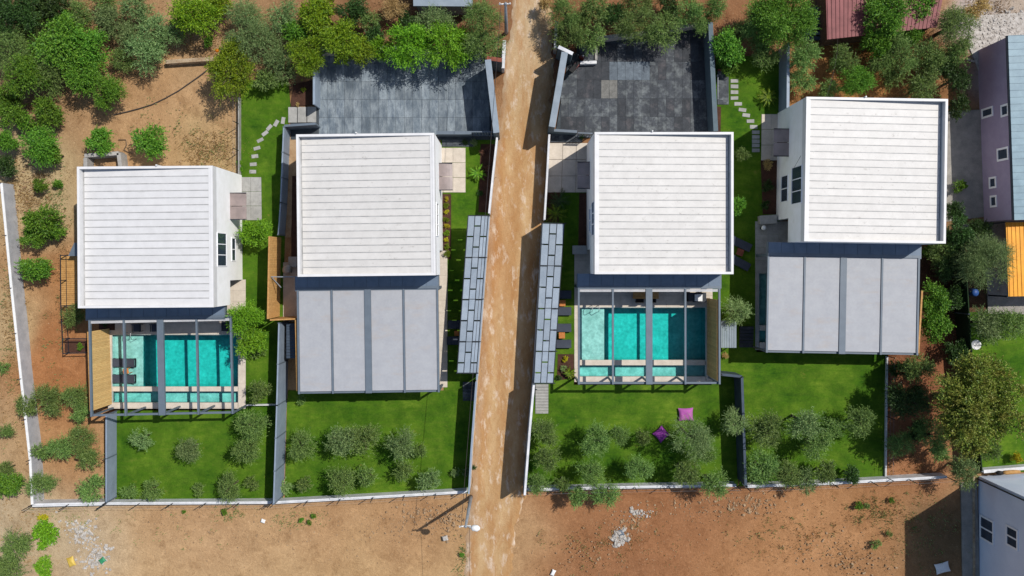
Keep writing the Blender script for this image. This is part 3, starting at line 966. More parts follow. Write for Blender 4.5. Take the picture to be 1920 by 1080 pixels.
wall("white wall along the left of the dirt road by the lower lawn", [(893, 716), (884, 840), (879, 926)], 2.4, 0.08, "white_render", cap="wall_panel")
wall("pale wall along the right of the road beside the entrance court", [(1030, 252), (1026, 330), (1021, 412)], 1.5, 0.1, "white_render", cap="white_render")
wall("grey wall along the right of the road behind the panel canopy", [(1019, 418), (1010, 570), (1001, 718)], 2.3, 0.12, "wall_panel", cap="wall_panel")
wall("tall grey wall along the right of the road by the beanbag lawn", [(1001, 722), (993, 810), (984, 928)], 3.0, 0.12, "wall_panel", cap="white_render", panel=2.6)
wall("dark navy wall between the two right hand lawns", [(1352, 702), (1391, 706), (1398, 910)], 1.9, 0.14, "navy_wall", cap="navy_wall", posts=3.0, ph=0.4, wires=False)
wall("thin pale wall on the right side of the rightmost lawn", [(1664, 668), (1661, 894)], 0.2, 0.12, "white_render", posts=2.2, ph=1.2)
wall("short thin white wall from the lounger pool to the tall panel wall", [(462, 760), (519, 759)], 0.4, 0.08, "white_render")
wall("dark teal wall right of the darker car park", [(1332, 42), (1337, 150), (1342, 246)], 1.7, 0.3, "teal_wall", cap="teal_wall")
wall("dark wall along the top of the darker car park", [(1118, 72), (1220, 60), (1330, 42)], 0.9, 0.22, "concrete", cap="concrete")
wall("grey blue wall above the rightmost villa corner", [(1478, 80), (1477, 205)], 1.8, 0.16, "wall_panel", cap="wall_panel")
wall("pale blue wall on the left of the blue car park", [(589, 128), (589, 196)], 1.7, 0.12, "wall_panel", cap="wall_panel")
wall("dark low wall along the top of the blue car park", [(600, 97), (760, 95), (905, 96)], 0.8, 0.2, "concrete", cap="concrete")
wall("slanted slate gate wall on the right of the blue car park", [(915, 112), (931, 249)], 3.2, 0.4, "teal_wall", cap="grey_sheet")
wall("short wall with brick cap beside the blue car park gate", [(913, 109), (941, 113)], 3.0, 0.25, "teal_wall", cap="brick_red")
wall("slanted slate gate wall on the left of the darker car park", [(1059, 98), (1035, 238)], 3.2, 0.42, "teal_wall", cap="grey_sheet")
wall("short white capped wall beside the darker car park gate", [(1047, 88), (1074, 101)], 2.9, 0.2, "teal_wall", cap="white_render")
wall("white wall at the road edge above the blue car park", [(946, 76), (943, 128)], 1.3, 0.2, "white_render", cap="white_render")
wall("dark wall at the road edge under the olive trees", [(1044, 40), (1042, 90)], 1.6, 0.2, "concrete", cap="white_render")
wall("slate wall between the blue car park and the entrance court", [(818, 249), (884, 249)], 1.2, 0.2, "slate_frame", cap="slate_frame")
wall("slate wall between the darker car park and the pale court", [(1036, 244), (1082, 247)], 1.3, 0.15, "teal_wall", cap="slate_frame")
wall("pale stone terrace wall in the upper orchard", [(310, 116), (400, 110)], 0.5, 0.28, "pale_stone_wall")
wall("dark green net fence between the earth plot and neighbour lawn", [(1808, 455), (1813, 520), (1822, 658), (1842, 884)], 1.8, 0.06, "hedge_net", panel=2.5, name="net_fence")
wall("pale crenellated wall above the pale blue house", [(1844, 884), (1990, 872)], 0.7, 0.2, "white_render", cap="white_render")

# gates
for (label, a, b, z) in (("slate sliding gate closing the blue car park", (884, 247), (928, 247), 1.9), ("slate sliding gate closing the darker car park", (1084, 249), (1111, 250), 1.8)):
    A, B = P(*a, z), P(*b, z)
    g = thing("sliding_gate", label, "gate", (A.x, A.y, 0))
    MB().bar(A, B, 0.08, z - 0.1, z).build("top_rail", "slate_frame", g)
    MB().bar(A, B, 0.08, 0.05, 0.15).build("bottom_rail", "slate_frame", g)
    n = max(4, int((B - A).length / 0.2))
    me_ = MB().box(-0.06, 0.06, -0.015, 0.015, 0.15, z - 0.1).mesh("slat", "slate_frame")
    for k in range(n):
        p = A + (B - A) * ((k + 0.5) / n)
        inst("slat", me_, g, (p.x - A.x, p.y - A.y, 0))

# small concrete frame behind the leftmost villa
t = thing("concrete_ruin", "small open concrete frame behind the leftmost villa roof", "frame", P(195, 300))
for (a, b) in (((158, 292), (222, 287)), ((222, 287), (226, 318)), ((160, 296), (160, 318))):
    MB().bar(P(*a, 0.9), P(*b, 0.9), 0.28, -0.2, 0.9).build("concrete_beam", "concrete", t)


# ------------------------------------------------------------------ slate car parks
def slab_floor(label, poly, x0, x1, y0, y1, cw, rh, pick, gap=0.009):
    o = MB().prism(pxs(poly), -0.2, 0.012).build("car_park", "joint_fill")
    tag(o, label, "car park", kind="structure")
    ncol, nrow = round((x1 - x0) / cw), round((y1 - y0) / rh)
    W, D = cw * HC / FPX, rh * HC / FPX
    cache = {}
    for j in range(nrow):
        for i in range(ncol):
            px, py = x0 + (i + 0.5) * cw, y0 + (j + 0.5) * rh
            if not inside(poly, px, py):
                continue
            mt = pick(i, j, px, py)
            if mt not in cache:
                cache[mt] = MB().box(-W / 2 + gap, W / 2 - gap, -D / 2 + gap, D / 2 - gap, 0.0, 0.03).mesh("paving_slab", mt)
            p = P(px, py)
            inst("paving_slab", cache[mt], o, (p.x, p.y, rnd.uniform(-0.004, 0.004)), (rnd.uniform(-.004, .004), rnd.uniform(-.004, .004), rnd.uniform(-0.006, 0.006)))
    return o


def inside(poly, x, y):
    r = False
    n = len(poly)
    for i in range(n):
        (ax, ay), (bx, by) = poly[i], poly[(i + 1) % n]
        if (ay > y) != (by > y) and x < (bx - ax) * (y - ay) / (by - ay) + ax:
            r = not r
    return r


def pick_blue(i, j, px, py):
    return "slab_blue"


def pick_dark(i, j, px, py):
    if 1146 < px < 1224 and 114 < py < 147:
        return "slab_light"
    if 1132 < px < 1163 and 148 < py < 182:
        return "slab_beige"
    if 1085 < px < 1131 and 148 < py < 182 or 1058 < px < 1090 and py > 218 or 1163 < px < 1180 and py > 182:
        return "slab_dark"
    return "slab_mid" if (py > 146 and rnd.random() < 0.66) else ("slab_dark" if rnd.random() < 0.7 else "slab_mid")


slab_floor("blue grey slate slab car park left of the road", [(598, 100), (908, 100), (926, 262), (545, 262), (545, 202), (598, 200)], 598, 934, 86, 262, 16.0, 33.6, pick_blue)
slab_floor("darker worn slate slab car park right of the road", [(1066, 108), (1118, 76), (1330, 52), (1336, 258), (1040, 258)], 1036, 1336, 47, 258, 15.2, 34.4, pick_dark)

# three broad steps from the car park down to the curved stones
st = thing("garden_steps", "three broad concrete steps beside the blue car park", "steps", P(568, 216))
for k in range(3):
    p, q = P(541 + k * 18, 230), P(558 + k * 18, 201)
    MB().box(p.x, q.x - 0.03, p.y, q.y, -0.1, 0.06 + 0.05 * k).build("step", "stone_grey", st)

# entrance courts
for (label, pts, mat) in (
        ("grey concrete court at the door of the leftmost villa", [(450, 332), (490, 332), (491, 413), (450, 413)], "stone_grey"),
        ("pale entrance court of the villa left of the road", [(826, 277), (873, 277), (873, 361), (826, 361)], "stone_pale"),
        ("pale walled entrance court right of the road", [(1030, 268), (1106, 268), (1106, 361), (1026, 361)], "stone_pale"),
        ("pale entrance court of the rightmost villa", [(1428, 214), (1464, 214), (1464, 301), (1427, 301)], "stone_pale")):
    o = thing("entrance_court", label, "court", P(*pts[0]), kind="structure")
    w = pxs(pts)
    nx_, ny_ = 2 if pts[1][0] - pts[0][0] < 60 else 3, 3
    for i in range(nx_):
        for j in range(ny_):
            def bl(u, v_):
                a = w[0].lerp(w[1], u)
                b = w[3].lerp(w[2], u)
                return a.lerp(b, v_)
            e = 0.004
            MB().prism([bl(i / nx_ + e, j / ny_ + e), bl((i + 1) / nx_ - e, j / ny_ + e), bl((i + 1) / nx_ - e, (j + 1) / ny_ - e), bl(i / nx_ + e, (j + 1) / ny_ - e)], -0.12, 0.035).build("paver", mat, o)
sheet("step_landing", "dark stone landing below the blue car park wall", "landing", [(829, 262), (892, 262), (890, 275), (829, 275)], 0.05, "slab_mid")
sheet("step_landing", "dark slate landing above the pale walled court", "landing", [(1034, 252), (1092, 252), (1092, 267), (1032, 267)], 0.05, "slab_mid")
sheet("side_path", "pale path strip beside the closed pergola left of the road", "path", [(531, 492), (571, 492), (571, 603), (531, 603)], 0.015, "stone_pale")


# stepping stones
def stones(label, spots, w, d, group):
    for k, (x, y, r) in enumerate(spots):
        p = P(x, y)
        o = MB().prism([(-w / 2, -d / 2), (w / 2, -d / 2 + rnd.uniform(-.02, .02)), (w / 2, d / 2), (-w / 2, d / 2 + rnd.uniform(-.02, .02))], -0.08, 0.03).build("stepping_stone", "stone_grey")
        o.location = (p.x, p.y, 0)
        o.rotation_euler = (0, 0, R_(r))
        which = ORD[k] if k < len(spots) - 1 else "last"
        tag(o, label % which, "stepping stone", group)


ORD = ["first", "second", "third", "fourth", "fifth", "sixth", "seventh", "eighth", "ninth", "tenth", "eleventh", "twelfth", "thirteenth"]
stones("%s pale stone of the curved path, counted from the car park steps", [(531, 226, 82), (518, 231, 62), (505, 239, 48), (497, 250, 38), (488, 263, 25), (482, 278, 14), (478, 293, 8), (475, 308, 4), (474, 322, 0)], 0.5, 0.26, "stones of the curved lawn path")
stones("%s square stone of the path between the right villas, from the top", [(1377, 152, 0), (1377, 162, 0), (1377, 173, 0), (1377, 184, 0), (1384, 195, 0), (1392, 206, -8), (1399, 216, -8), (1407, 227, 0), (1413, 238, 0), (1417, 248, 0), (1417, 257, 0), (1417, 265, 0), (1417, 273, 0), (1417, 282, 0)], 0.56, 0.26, "stones of the straight lawn path")


# ------------------------------------------------------------------ panel canopies along the road
def panel_canopy(label, corners, z=2.55):
    tl, tr, br, bl = [P(x, y, z) for x, y in corners]
    g = thing("panel_canopy", label, "canopy", ((tl.x + br.x) / 2, (tl.y + br.y) / 2, 0), group="panel canopies along the road")

    def q(u, v_):
        return tl.lerp(tr, u).lerp(bl.lerp(br, u), v_)
    n = 7.5
    cols_ = [(0.0, 0.34, 0.0), (0.345, 0.665, 0.5), (0.67, 1.0, 0.0)]
    for (u0, u1, off) in cols_:
        k = -off
        while k < n:
            v0, v1 = max(0, k / n), min(1, (k + 1) / n)
            if v1 - v0 > 0.02:
                e = 0.0045
                eu = 0.018
                MB().prism([q(u0 + eu, v0 + e), q(u1 - eu, v0 + e), q(u1 - eu, v1 - e), q(u0 + eu, v1 - e)], z - 0.03, z).build("panel", "screen_panel", g)
            k += 1
    for u in (0.0, 0.34, 0.667, 1.0):
        MB().bar(q(u, 0), q(u, 1), 0.07, z - 0.12, z - 0.032).build("purlin", "dark_metal", g)
    for v_ in (0.0, 0.265, 0.53, 0.8, 1.0):
        a, b = q(0, v_), q(1, v_)
        e = (b - a).normalized() * 0.15
        MB().bar(a, b + e, 0.06, z - 0.2, z - 0.121).build("arm", "dark_metal", g)
        MB().bar(a - e * .3, a.lerp(b, 1.0) + e, 0.035, z + 0.004, z + 0.035).build("strap", "dark_metal", g)
    for v_ in (0.02, 0.35, 0.67, 0.98):
        p = q(0.85 if corners[0][0] < 960 else 0.12, v_)
        MB().tube([(p.x, p.y, 0), (p.x, p.y, z - 0.2)], 0.05).build("post", "dark_metal", g)
    return g


panel_canopy("narrow canopy of staggered grey panels left of the road", [(878, 404), (915, 404), (893, 700), (857, 700)])
panel_canopy("narrow canopy of staggered grey panels right of the road", [(1017, 418), (1058, 419), (1037, 719), (1001, 719)])


# stairs beside the road walls, the corrugated roof and steps of the gap
def stair(label, x0, x1, y0, y1, n, mat, up=0.12, sx=0):
    s = thing("garden_stair", label, "stairs", P((x0 + x1) / 2, (y0 + y1) / 2))
    for k in range(n):
        a, b = y0 + (y1 - y0) * k / n, y0 + (y1 - y0) * (k + 1) / n
        p, q = P(x0 + sx * k, b), P(x1 + sx * k, a)
        MB().box(p.x, q.x, p.y + 0.03, q.y, -0.1, 0.03 + up * (n - 1 - k) / n * 2).build("step", mat, s)
    return s


stair("pale ladder like stair below the right panel canopy", 1004, 1028, 720, 776, 10, "stone_grey", 0.1)
stair("dark slatted stair below the left panel canopy", 868, 893, 716, 752, 6, "slab_mid", 0.1)
stair("dark steps in the gap between the two right pools", 1386, 1412, 612, 652, 6, "slab_dark", 0.1)
s = thing("corrugated_roof", "small corrugated grey roof between the two right pools", "roof", P(1366, 628, 0))
A, B = P(1352, 652, 1.3), P(1381, 601, 1.3)
n = 9
for k in range(n):
    x0 = A.x + (B.x - A.x) * k / n
    x1 = A.x + (B.x - A.x) * (k + 1) / n
    MB().prism([(x0 + .012, A.y), (x1 - .012, A.y), (x1 - .012, B.y), (x0 + .012, B.y)], 1.26 + 0.015 * (k % 2), 1.30 + 0.015 * (k % 2)).build("sheet", "grey_sheet", s)
for (x, y) in ((1354, 650), (1380, 650), (1354, 604), (1380, 604)):
    p = P(x, y, 1.25)
    MB().tube([(p.x, p.y, 0), (p.x, p.y, 1.26)], 0.04).build("post", "dark_metal", s)
s = thing("sheet_lean_to", "dark blue ribbed lean-to beside the orange timber screen edge", "lean-to", P(545, 640))
A, B = P(537, 672, 1.6), P(553, 606, 1.6)
for k in range(12):
    y0, y1 = A.y + (B.y - A.y) * k / 12, A.y + (B.y - A.y) * (k + 1) / 12
    MB().box(A.x, B.x, y0 + .01, y1 - .01, 1.55 + .012 * (k % 2), 1.6 + .012 * (k % 2)).build("slat", "navy_wall", s)
for (x, y) in ((A.x + .1, A.y + .1), (A.x + .1, B.y - .1), (B.x - .1, A.y + .1), (B.x - .1, B.y - .1)):
    MB().tube([(x, y, 0), (x, y, 1.55)], 0.035).build("post", "dark_metal", s)

# timber deck and dark fence left of the leftmost villa
dk = thing("timber_deck", "golden timber deck at the left foot of the leftmost villa", "deck", P(150, 520))
p, q = P(115, 576), P(225, 480)
nb = 26
hgt = (q.y - p.y) / nb
me_ = MB().box(0, q.x - p.x, 0.006, hgt - 0.006, 0.0, 0.1).mesh("deck_board", "timber_orange")
for k in range(nb):
    inst("deck_board", me_, dk, (p.x - dk.location.x, p.y + k * hgt - dk.location.y, 0))
fz = thing("metal_fence", "dark metal fence around the deck left of the leftmost villa", "fence", P(115, 560))
for (a, b) in (((113, 479), (114, 574)), ((114, 574), (117, 636)), ((117, 636), (160, 636)), ((117, 637), (118, 663)), ((118, 663), (160, 662)), ((114, 574), (146, 574)), ((113, 479), (140, 479))):
    MB().bar(P(*a, 0.9), P(*b, 0.9), 0.05, 0.86, 0.9).build("rail", "dark_metal", fz)
    MB().bar(P(*a, 0.9), P(*b, 0.9), 0.03, 0.1, 0.14).build("rail", "dark_metal", fz)
for a in ((113, 479), (113.5, 526), (114, 574), (117, 636), (118, 663), (160, 662), (160, 636)):
    p = P(*a, 0.9)
    MB().box(p.x - .03, p.x + .03, p.y - .03, p.y + .03, -0.1, 0.92).build("post", "dark_metal", fz)
sheet("planting_bed", "dark planted pit below the deck fence", "bed", [(121, 638), (165, 638), (165, 660), (121, 660)], 0.0, "dark_soil")
sheet("planting_bed", "dark soil planter at the corner of the lounger pool terrace", "bed", [(186, 600), (216, 600), (216, 619), (186, 619)], 0.06, "dark_soil")
sheet("side_yard", "narrow brown yard left of the leftmost villa", "yard", [(150, 320), (225, 318), (228, 480), (150, 478)], 0.0, "dark_soil")
sh = thing("metal_shelter", "small slate metal shelter at the left wall of the leftmost villa", "shelter", P(150, 470))
MB().prism(pxs([(139, 455), (160, 455), (160, 480), (128, 480), (134, 466)], 1.0), 0.9, 1.0).build("top", "slate_frame", sh)
MB().prism(pxs([(141, 458), (158, 458), (158, 477), (134, 477)], 1.0), -0.1, 0.9).build("body", "navy_wall", sh)


# ------------------------------------------------------------------ garden furniture
def lounger(label, px, py, rz, zb=0.0, back=-1, group=None):
    p = P(px, py, zb)
    o = thing("sun_lounger", label, "lounger", p, R_(rz), group)
    L, W, h = 1.9, 0.62, 0.32
    f = MB()
    f.box(-L / 2, L / 2, -W / 2, -W / 2 + 0.05, h - 0.07, h).box(-L / 2, L / 2, W / 2 - 0.05, W / 2, h - 0.07, h)
    f.box(-L / 2, -L / 2 + 0.05, -W / 2 + .05, W / 2 - .05, h - 0.07, h).box(L / 2 - 0.05, L / 2, -W / 2 + .05, W / 2 - .05, h - 0.07, h)
    f.build("frame", "dark_metal", o, local=True)
    for sx in (-1, 1):
        for sy in (-1, 1):
            x, y = sx * (L / 2 - 0.2), sy * (W / 2 - 0.03)
            MB().box(x - .025, x + .025, y - .025, y + .025, 0, h - .07).build("leg", "dark_metal", o, local=True)
    hx = back * (L / 2 - 0.62)
    x0, x1 = sorted((hx, -back * (L / 2 - 0.01)))
    MB().box(x0, x1, -W / 2 + .01, W / 2 - .01, h + 0.003, h + .05).build("seat", "sling_grey", o, local=True)
    xe = back * (L / 2)
    b = MB()
    z0, z1 = h + .003, h + 0.22
    b.add([(hx, -W / 2 + .01, z0), (xe, -W / 2 + .01, z1), (xe, W / 2 - .01, z1), (hx, W / 2 - .01, z0), (hx, -W / 2 + .01, z0 + .05), (xe, -W / 2 + .01, z1 + .05), (xe, W / 2 - .01, z1 + .05), (hx, W / 2 - .01, z0 + .05)],
          [(3, 2, 1, 0), (4, 5, 6, 7), (0, 1, 5, 4), (1, 2, 6, 5), (2, 3, 7, 6), (3, 0, 4, 7)])
    b.build("backrest", "sling_grey", o, local=True)
    return o


def side_table(label, px, py, rz=0, zb=0.0, s=0.42, h=0.42, mat="table_wood"):
    o = thing("side_table", label, "table", P(px, py, zb), R_(rz))
    for k in range(4):
        y = -s / 2 + s * k / 4
        MB().box(-s / 2, s / 2, y + .004, y + s / 4 - .004, h - 0.03, h).build("slat", mat, o, local=True)
    for sx in (-1, 1):
        for sy in (-1, 1):
            x, y = sx * (s / 2 - .03), sy * (s / 2 - .03)
            MB().box(x - .02, x + .02, y - .02, y + .02, 0, h - .03).build("leg", mat, o, local=True)
    return o


lounger("grey lounger on the pool shelf, the upper of two", 235, 679, 0, -0.42, 1, "loungers on the pool shelf")
lounger("grey lounger on the pool shelf, the lower of two", 235, 709, 0, -0.42, 1, "loungers on the pool shelf")
side_table("orange wooden table between the loungers on the pool shelf", 243, 694, 12, -0.42, 0.42, 0.62)
for (y, w) in ((552, "topmost, deep in shade"), (583, "second from the top"), (614, "third from the top"), (644, "lowest")):
    lounger("dark lounger beside the right panel canopy, " + w, 1047, y, 0, 0.0, -1, "loungers beside the right canopy")
side_table("orange wooden table by the canopy right of the road, upper one", 1054, 568, 0, 0, 0.45)
side_table("orange wooden table by the canopy right of the road, lower one", 1053, 628, 0, 0, 0.45)
lounger("dark lounger half under the left panel canopy, upper one", 864, 608, 0, 0, 1, "loungers beside the left canopy")
lounger("dark lounger half under the left panel canopy, lower one", 862, 638, 0, 0, 1, "loungers beside the left canopy")
side_table("small wooden table between loungers at the left panel canopy", 857, 624, 0, 0, 0.35)
lounger("dark lounger tilted beside the right hand villa gap, upper one", 1384, 456, -25, 0, -1, "loungers in the gap between right villas")
lounger("dark lounger tilted beside the right hand villa gap, lower one", 1382, 491, -28, 0, -1, "loungers in the gap between right villas")
side_table("small brick coloured table between two tilted dark loungers", 1385, 473, -20, 0, 0.5, 0.42, "brick_red")


def cushion(w, d, h, mat, name, loc, rz):
    n = 11
    vs_, fs = [], []
    for side in (1, -1):
        for j in range(n):
            for i in range(n):
                u, v_ = -1 + 2 * i / (n - 1), -1 + 2 * j / (n - 1)
                pin = 1 - 0.16 * (1 - abs(u)) * 0 - 0.10 * (1 - v_ * v_)
                pin2 = 1 - 0.10 * (1 - u * u)
                t = max(0, (1 - u ** 4) * (1 - v_ ** 4))
                z = h / 2 + side * h / 2 * t ** 0.55 * (0.9 + 0.1 * math.sin(5 * u + 3 * v_)) * (1 if side > 0 else 0.9)
                vs_.append((u * w / 2 * (pin if abs(u) > .99 else 1 - 0.1 * (1 - v_ * v_) * abs(u)), v_ * d / 2 * (pin2 if abs(v_) > .99 else 1 - 0.1 * (1 - u * u) * abs(v_)), z))
    for j in range(n - 1):
        for i in range(n - 1):
            a = j * n + i
            fs.append((a, a + 1, a + n + 1, a + n))
            b_ = n * n + a
            fs.append((b_ + n, b_ + n + 1, b_ + 1, b_))
    o = MB().add(vs_, fs).build(name, mat, smooth=True)
    o.location = loc
    o.rotation_euler = (0, 0, rz)
    return o


tag(cushion(1.12, 0.98, 0.4, "magenta_fabric", "beanbag", P(1285, 776), R_(2)), "bright pink square beanbag in full sun on the lawn", "beanbag", "beanbags on the lawn")
tag(cushion(0.95, 0.95, 0.4, "purple_fabric", "beanbag", P(1239, 813), R_(42)), "purple beanbag turned on its corner between olive trees", "beanbag", "beanbags on the lawn")


def chair(label, px, py, rz, mat="sling_grey"):
    o = thing("garden_chair", label, "chair", P(px, py, 0.03), R_(rz), "chairs on the pool terraces")
    MB().box(-.28, .28, -.28, .28, .4, .46).build("seat", mat, o, local=True)
    MB().box(-.28, .28, .24, .3, .46, .85).build("backrest", mat, o, local=True)
    for sx in (-1, 1):
        MB().box(sx * .28 - .025, sx * .28 + .025, -.28, .24, .6, .64).build("armrest", "dark_metal", o, local=True)
        for sy in (-1, 1):
            MB().box(sx * .25 - .02, sx * .25 + .02, sy * .25 - .02, sy * .25 + .02, 0, .4).build("leg", "dark_metal", o, local=True)


chair("dark chair on the lounger pool terrace, left one", 262, 614, 0)
chair("dark chair on the lounger pool terrace, right one", 296, 614, 0)
chair("black chair at the wooden table under the open right pergola, left one", 1197, 560, 180, "black_rubber")
chair("black chair at the wooden table under the open right pergola, right one", 1220, 560, 180, "black_rubber")
tb = thing("dining_table", "wooden dining table on the terrace under the open right pergola", "table", P(1208, 549, 0.03))
for k in range(6):
    MB().box(-.95, .95, -.42 + .14 * k + .005, -.42 + .14 * (k + 1) - .005, .71, .75).build("board", "timber_orange", tb, local=True)
for sx in (-1, 1):
    for sy in (-1, 1):
        MB().box(sx * .85 - .04, sx * .85 + .04, sy * .35 - .04, sy * .35 + .04, 0, .71).build("leg", "timber_orange", tb, local=True)
kt = thing("barbecue_counter", "dark barbecue counter with a white lid, corner of the open pool", "barbecue", P(1306, 556, 0.03))
MB().box(-.75, .5, -.35, .3, 0, .8).build("body", "black_rubber", kt, local=True)
MB().box(-.78, .53, -.38, .33, .803, .85).build("worktop", "dark_metal", kt, local=True)
MB().box(-.35, .2, -.3, .2, .853, 1.05).build("lid", "lamp_white", kt, local=True)
kt = thing("barbecue_counter", "dark counter in the corner of the lounger pool terrace", "counter", P(432, 611, 0.03))
MB().box(-.35, .3, -.3, .3, 0, .8).build("body", "black_rubber", kt, local=True)
MB().box(-.38, .33, -.33, .33, .803, .85).build("worktop", "dark_metal", kt, local=True)

# motor scooter
mo = thing("motor_scooter", "red and black motor scooter parked by the slanted car park wall", "scooter", P(1083, 121, 0.03), R_(52))
for x in (-.6, .6):
    wh = MB()
    n = 16
    ring_o = [(x + .25 * math.cos(t), z_, .25 + .25 * math.sin(t)) for z_ in (-.05, .05) for t in [2 * math.pi * k / n for k in range(n)]]
    wh.add(ring_o, [tuple(range(n)), tuple(range(2 * n - 1, n - 1, -1))] + [(k, k + n, (k + 1) % n + n, (k + 1) % n) for k in range(n)])
    w_ = wh.build("wheel", "black_rubber", mo, local=True)
    MB().tube([(x, -.07, .25), (x, .07, .25)], 0.11, 10).build("rim", "chrome", w_, local=True)
MB().prism([(-.62, -.14), (-.1, -.18), (.05, -.1), (.05, .1), (-.1, .18), (-.62, .14)], .35, .66).build("rear_body", "bike_red", mo, local=True)
MB().prism([(-.1, -.12), (.35, -.12), (.35, .12), (-.1, .12)], .2, .3).build("footboard", "black_rubber", mo, local=True)
MB().prism([(-.72, -.12), (-.5, -.16), (.02, -.12), (.02, .12), (-.5, .16), (-.72, .12)], .665, .78).build("seat", "black_rubber", mo, local=True)
MB().prism([(.34, -.2), (.52, -.1), (.58, 0), (.52, .1), (.34, .2), (.4, 0)], .3, .95).build("leg_shield", "bike_red", mo, local=True)
MB().tube([(.55, 0, .3), (.42, 0, .98)], .035).build("fork", "chrome", mo, local=True)
MB().tube([(.3, -.36, 1.02), (.42, -.12, .99), (.42, .12, .99), (.3, .36, 1.02)], .02).build("handlebar", "black_rubber", mo, local=True)
MB().box(-.95, -.66, -.17, .17, .7, .98).build("top_box", "black_rubber", mo, local=True)
MB().tube([(.5, 0, .93), (.56, 0, .92)], .08, 10).build("headlight", "lamp_white", mo, local=True)
for sy in (-1, 1):
    MB().tube([(.36, sy * .25, 1.02), (.3, sy * .3, 1.2)], .01, 4).build("mirror_stalk", "chrome", mo, local=True)
    MB().tube([(.3, sy * .3, 1.2), (.28, sy * .3, 1.2)], .055, 8).build("mirror", "chrome", mo, local=True)

# low concrete planter in the car park corner
pl = thing("concrete_planter", "white rimmed concrete planter in the corner of the darker car park", "planter", P(1104, 100))
MB().prism(pxs([(1087, 86), (1116, 84), (1116, 115), (1088, 115)], .4), -0.05, .3).build("filling", "slab_mid", pl)
MB().bar(P(1088, 117, .5), P(1119, 116, .5), .22, 0, .45).build("rim", "white_render", pl)
MB().bar(P(1118, 83, .5), P(1118, 112, .5), .18, 0, .44).build("rim", "concrete", pl)

ld = thing("slate_landing", "dark slate landing with a steel rail beside the car park wall", "landing", P(1354, 165))
MB().prism(pxs([(1345, 132), (1366, 132), (1366, 196), (1345, 196)]), -0.1, .05).build("slab", "slab_mid", ld)
MB().bar(P(1346, 131, .2), P(1366, 131, .2), .12, 0, .2).build("kerb", "brick_red", ld)
MB().tube([P(1346, 140, 1.0), P(1346, 186, 1.0), P(1355, 186, 1.0)], .03).build("rail", "galvanised", ld)
for y in (140, 163, 186):
    p = P(1346, y, 1.0)
    MB().tube([(p.x, p.y, 0), p], .025).build("post", "galvanised", ld)

for (label, pts) in (("low grey concrete box at the villa wall right of the road", [(1074, 461), (1100, 461), (1100, 476), (1074, 476)]),
                     ("low grey concrete box at the corner of the rightmost villa", [(1425, 405), (1456, 403), (1456, 418), (1426, 420)]),
                     ("low grey concrete box beside the orange timber screen", [(541, 482), (556, 482), (556, 500), (541, 500)])):
    b = thing("concrete_box", label, "box", P(*pts[0]))
    MB().prism(pxs(pts, .6), -0.05, .55).build("body", "concrete", b)
    cx_, cy_ = sum(p[0] for p in pts) / 4, sum(p[1] for p in pts) / 4
    MB().prism(pxs([(cx_ + (x - cx_) * 1.05, cy_ + (y - cy_) * 1.08) for x, y in pts], .6), .553, .62).build("lid", "stone_grey", b)


def lathe(prof, n=14):
    m_ = MB()
    vs_ = [(r * math.cos(2 * math.pi * k / n), r * math.sin(2 * math.pi * k / n), z) for r, z in prof for k in range(n)]
    fs = [(i * n + k, i * n + (k + 1) % n, (i + 1) * n + (k + 1) % n, (i + 1) * n + k) for i in range(len(prof) - 1) for k in range(n)]
    fs += [tuple(range(n - 1, -1, -1)), tuple(range((len(prof) - 1) * n, len(prof) * n))]
    return m_.add(vs_, fs)


lp = thing("garden_lamp", "small round white lamp on the shaded terrace corner", "lamp", P(1427, 428, 0.03))
lathe([(.1, 0), (.1, .03), (.03, .05), (.03, .5)], 10).build("stand", "dark_metal", lp, local=True)
lathe([(.06, .5), (.16, .56), (.19, .66), (.15, .77), (.05, .82)], 12).build("globe", "lamp_white", lp, True, True)
tk = thing("water_heater", "grey rounded tank with white end beside the orange timber screen", "tank", P(536, 506, 0))
MB().tube([P(531, 506, .9), P(534, 506, .9), P(543, 504, .9), P(545, 504, .9)], [.2, .32, .32, .22], 12).build("tank", "concrete", tk, True)
MB().bar(P(534, 508, .6), P(543, 508, .6), .3, 0, .6).build("stand", "dark_metal", tk)
dx, dy = P(1828, 646, 1.0).x, P(1828, 646, 1.0).y
ds = thing("satellite_dish", "round white dish on a mast at the neighbour lawn edge", "dish", (dx, dy, 0))
lathe([(.02, 1.0), (.18, 1.03), (.3, 1.09), (.37, 1.17), (.36, 1.19), (.29, 1.11), (.17, 1.05), (.02, 1.02)], 20).build("dish", "lamp_white", ds, True, True)
MB().tube([(0, 0, 0), (0, 0, 1.0)], .04).build("mast", "dark_metal", ds, local=True)
MB().tube([(-.05, -.05, 1.05), (.1, .0, 1.35), (.55, -.02, 1.3)], .02, 5).build("arm", "dark_metal", ds, local=True)
bb = lathe([(.2, 0), (.28, .1), (.28, .75), (.22, .85)], 14).build("plastic_barrel", "blue_plastic", None, True)
bb.location = P(1818, 548, 0)
tag(bb, "blue plastic barrel under the large grey olive tree", "barrel")

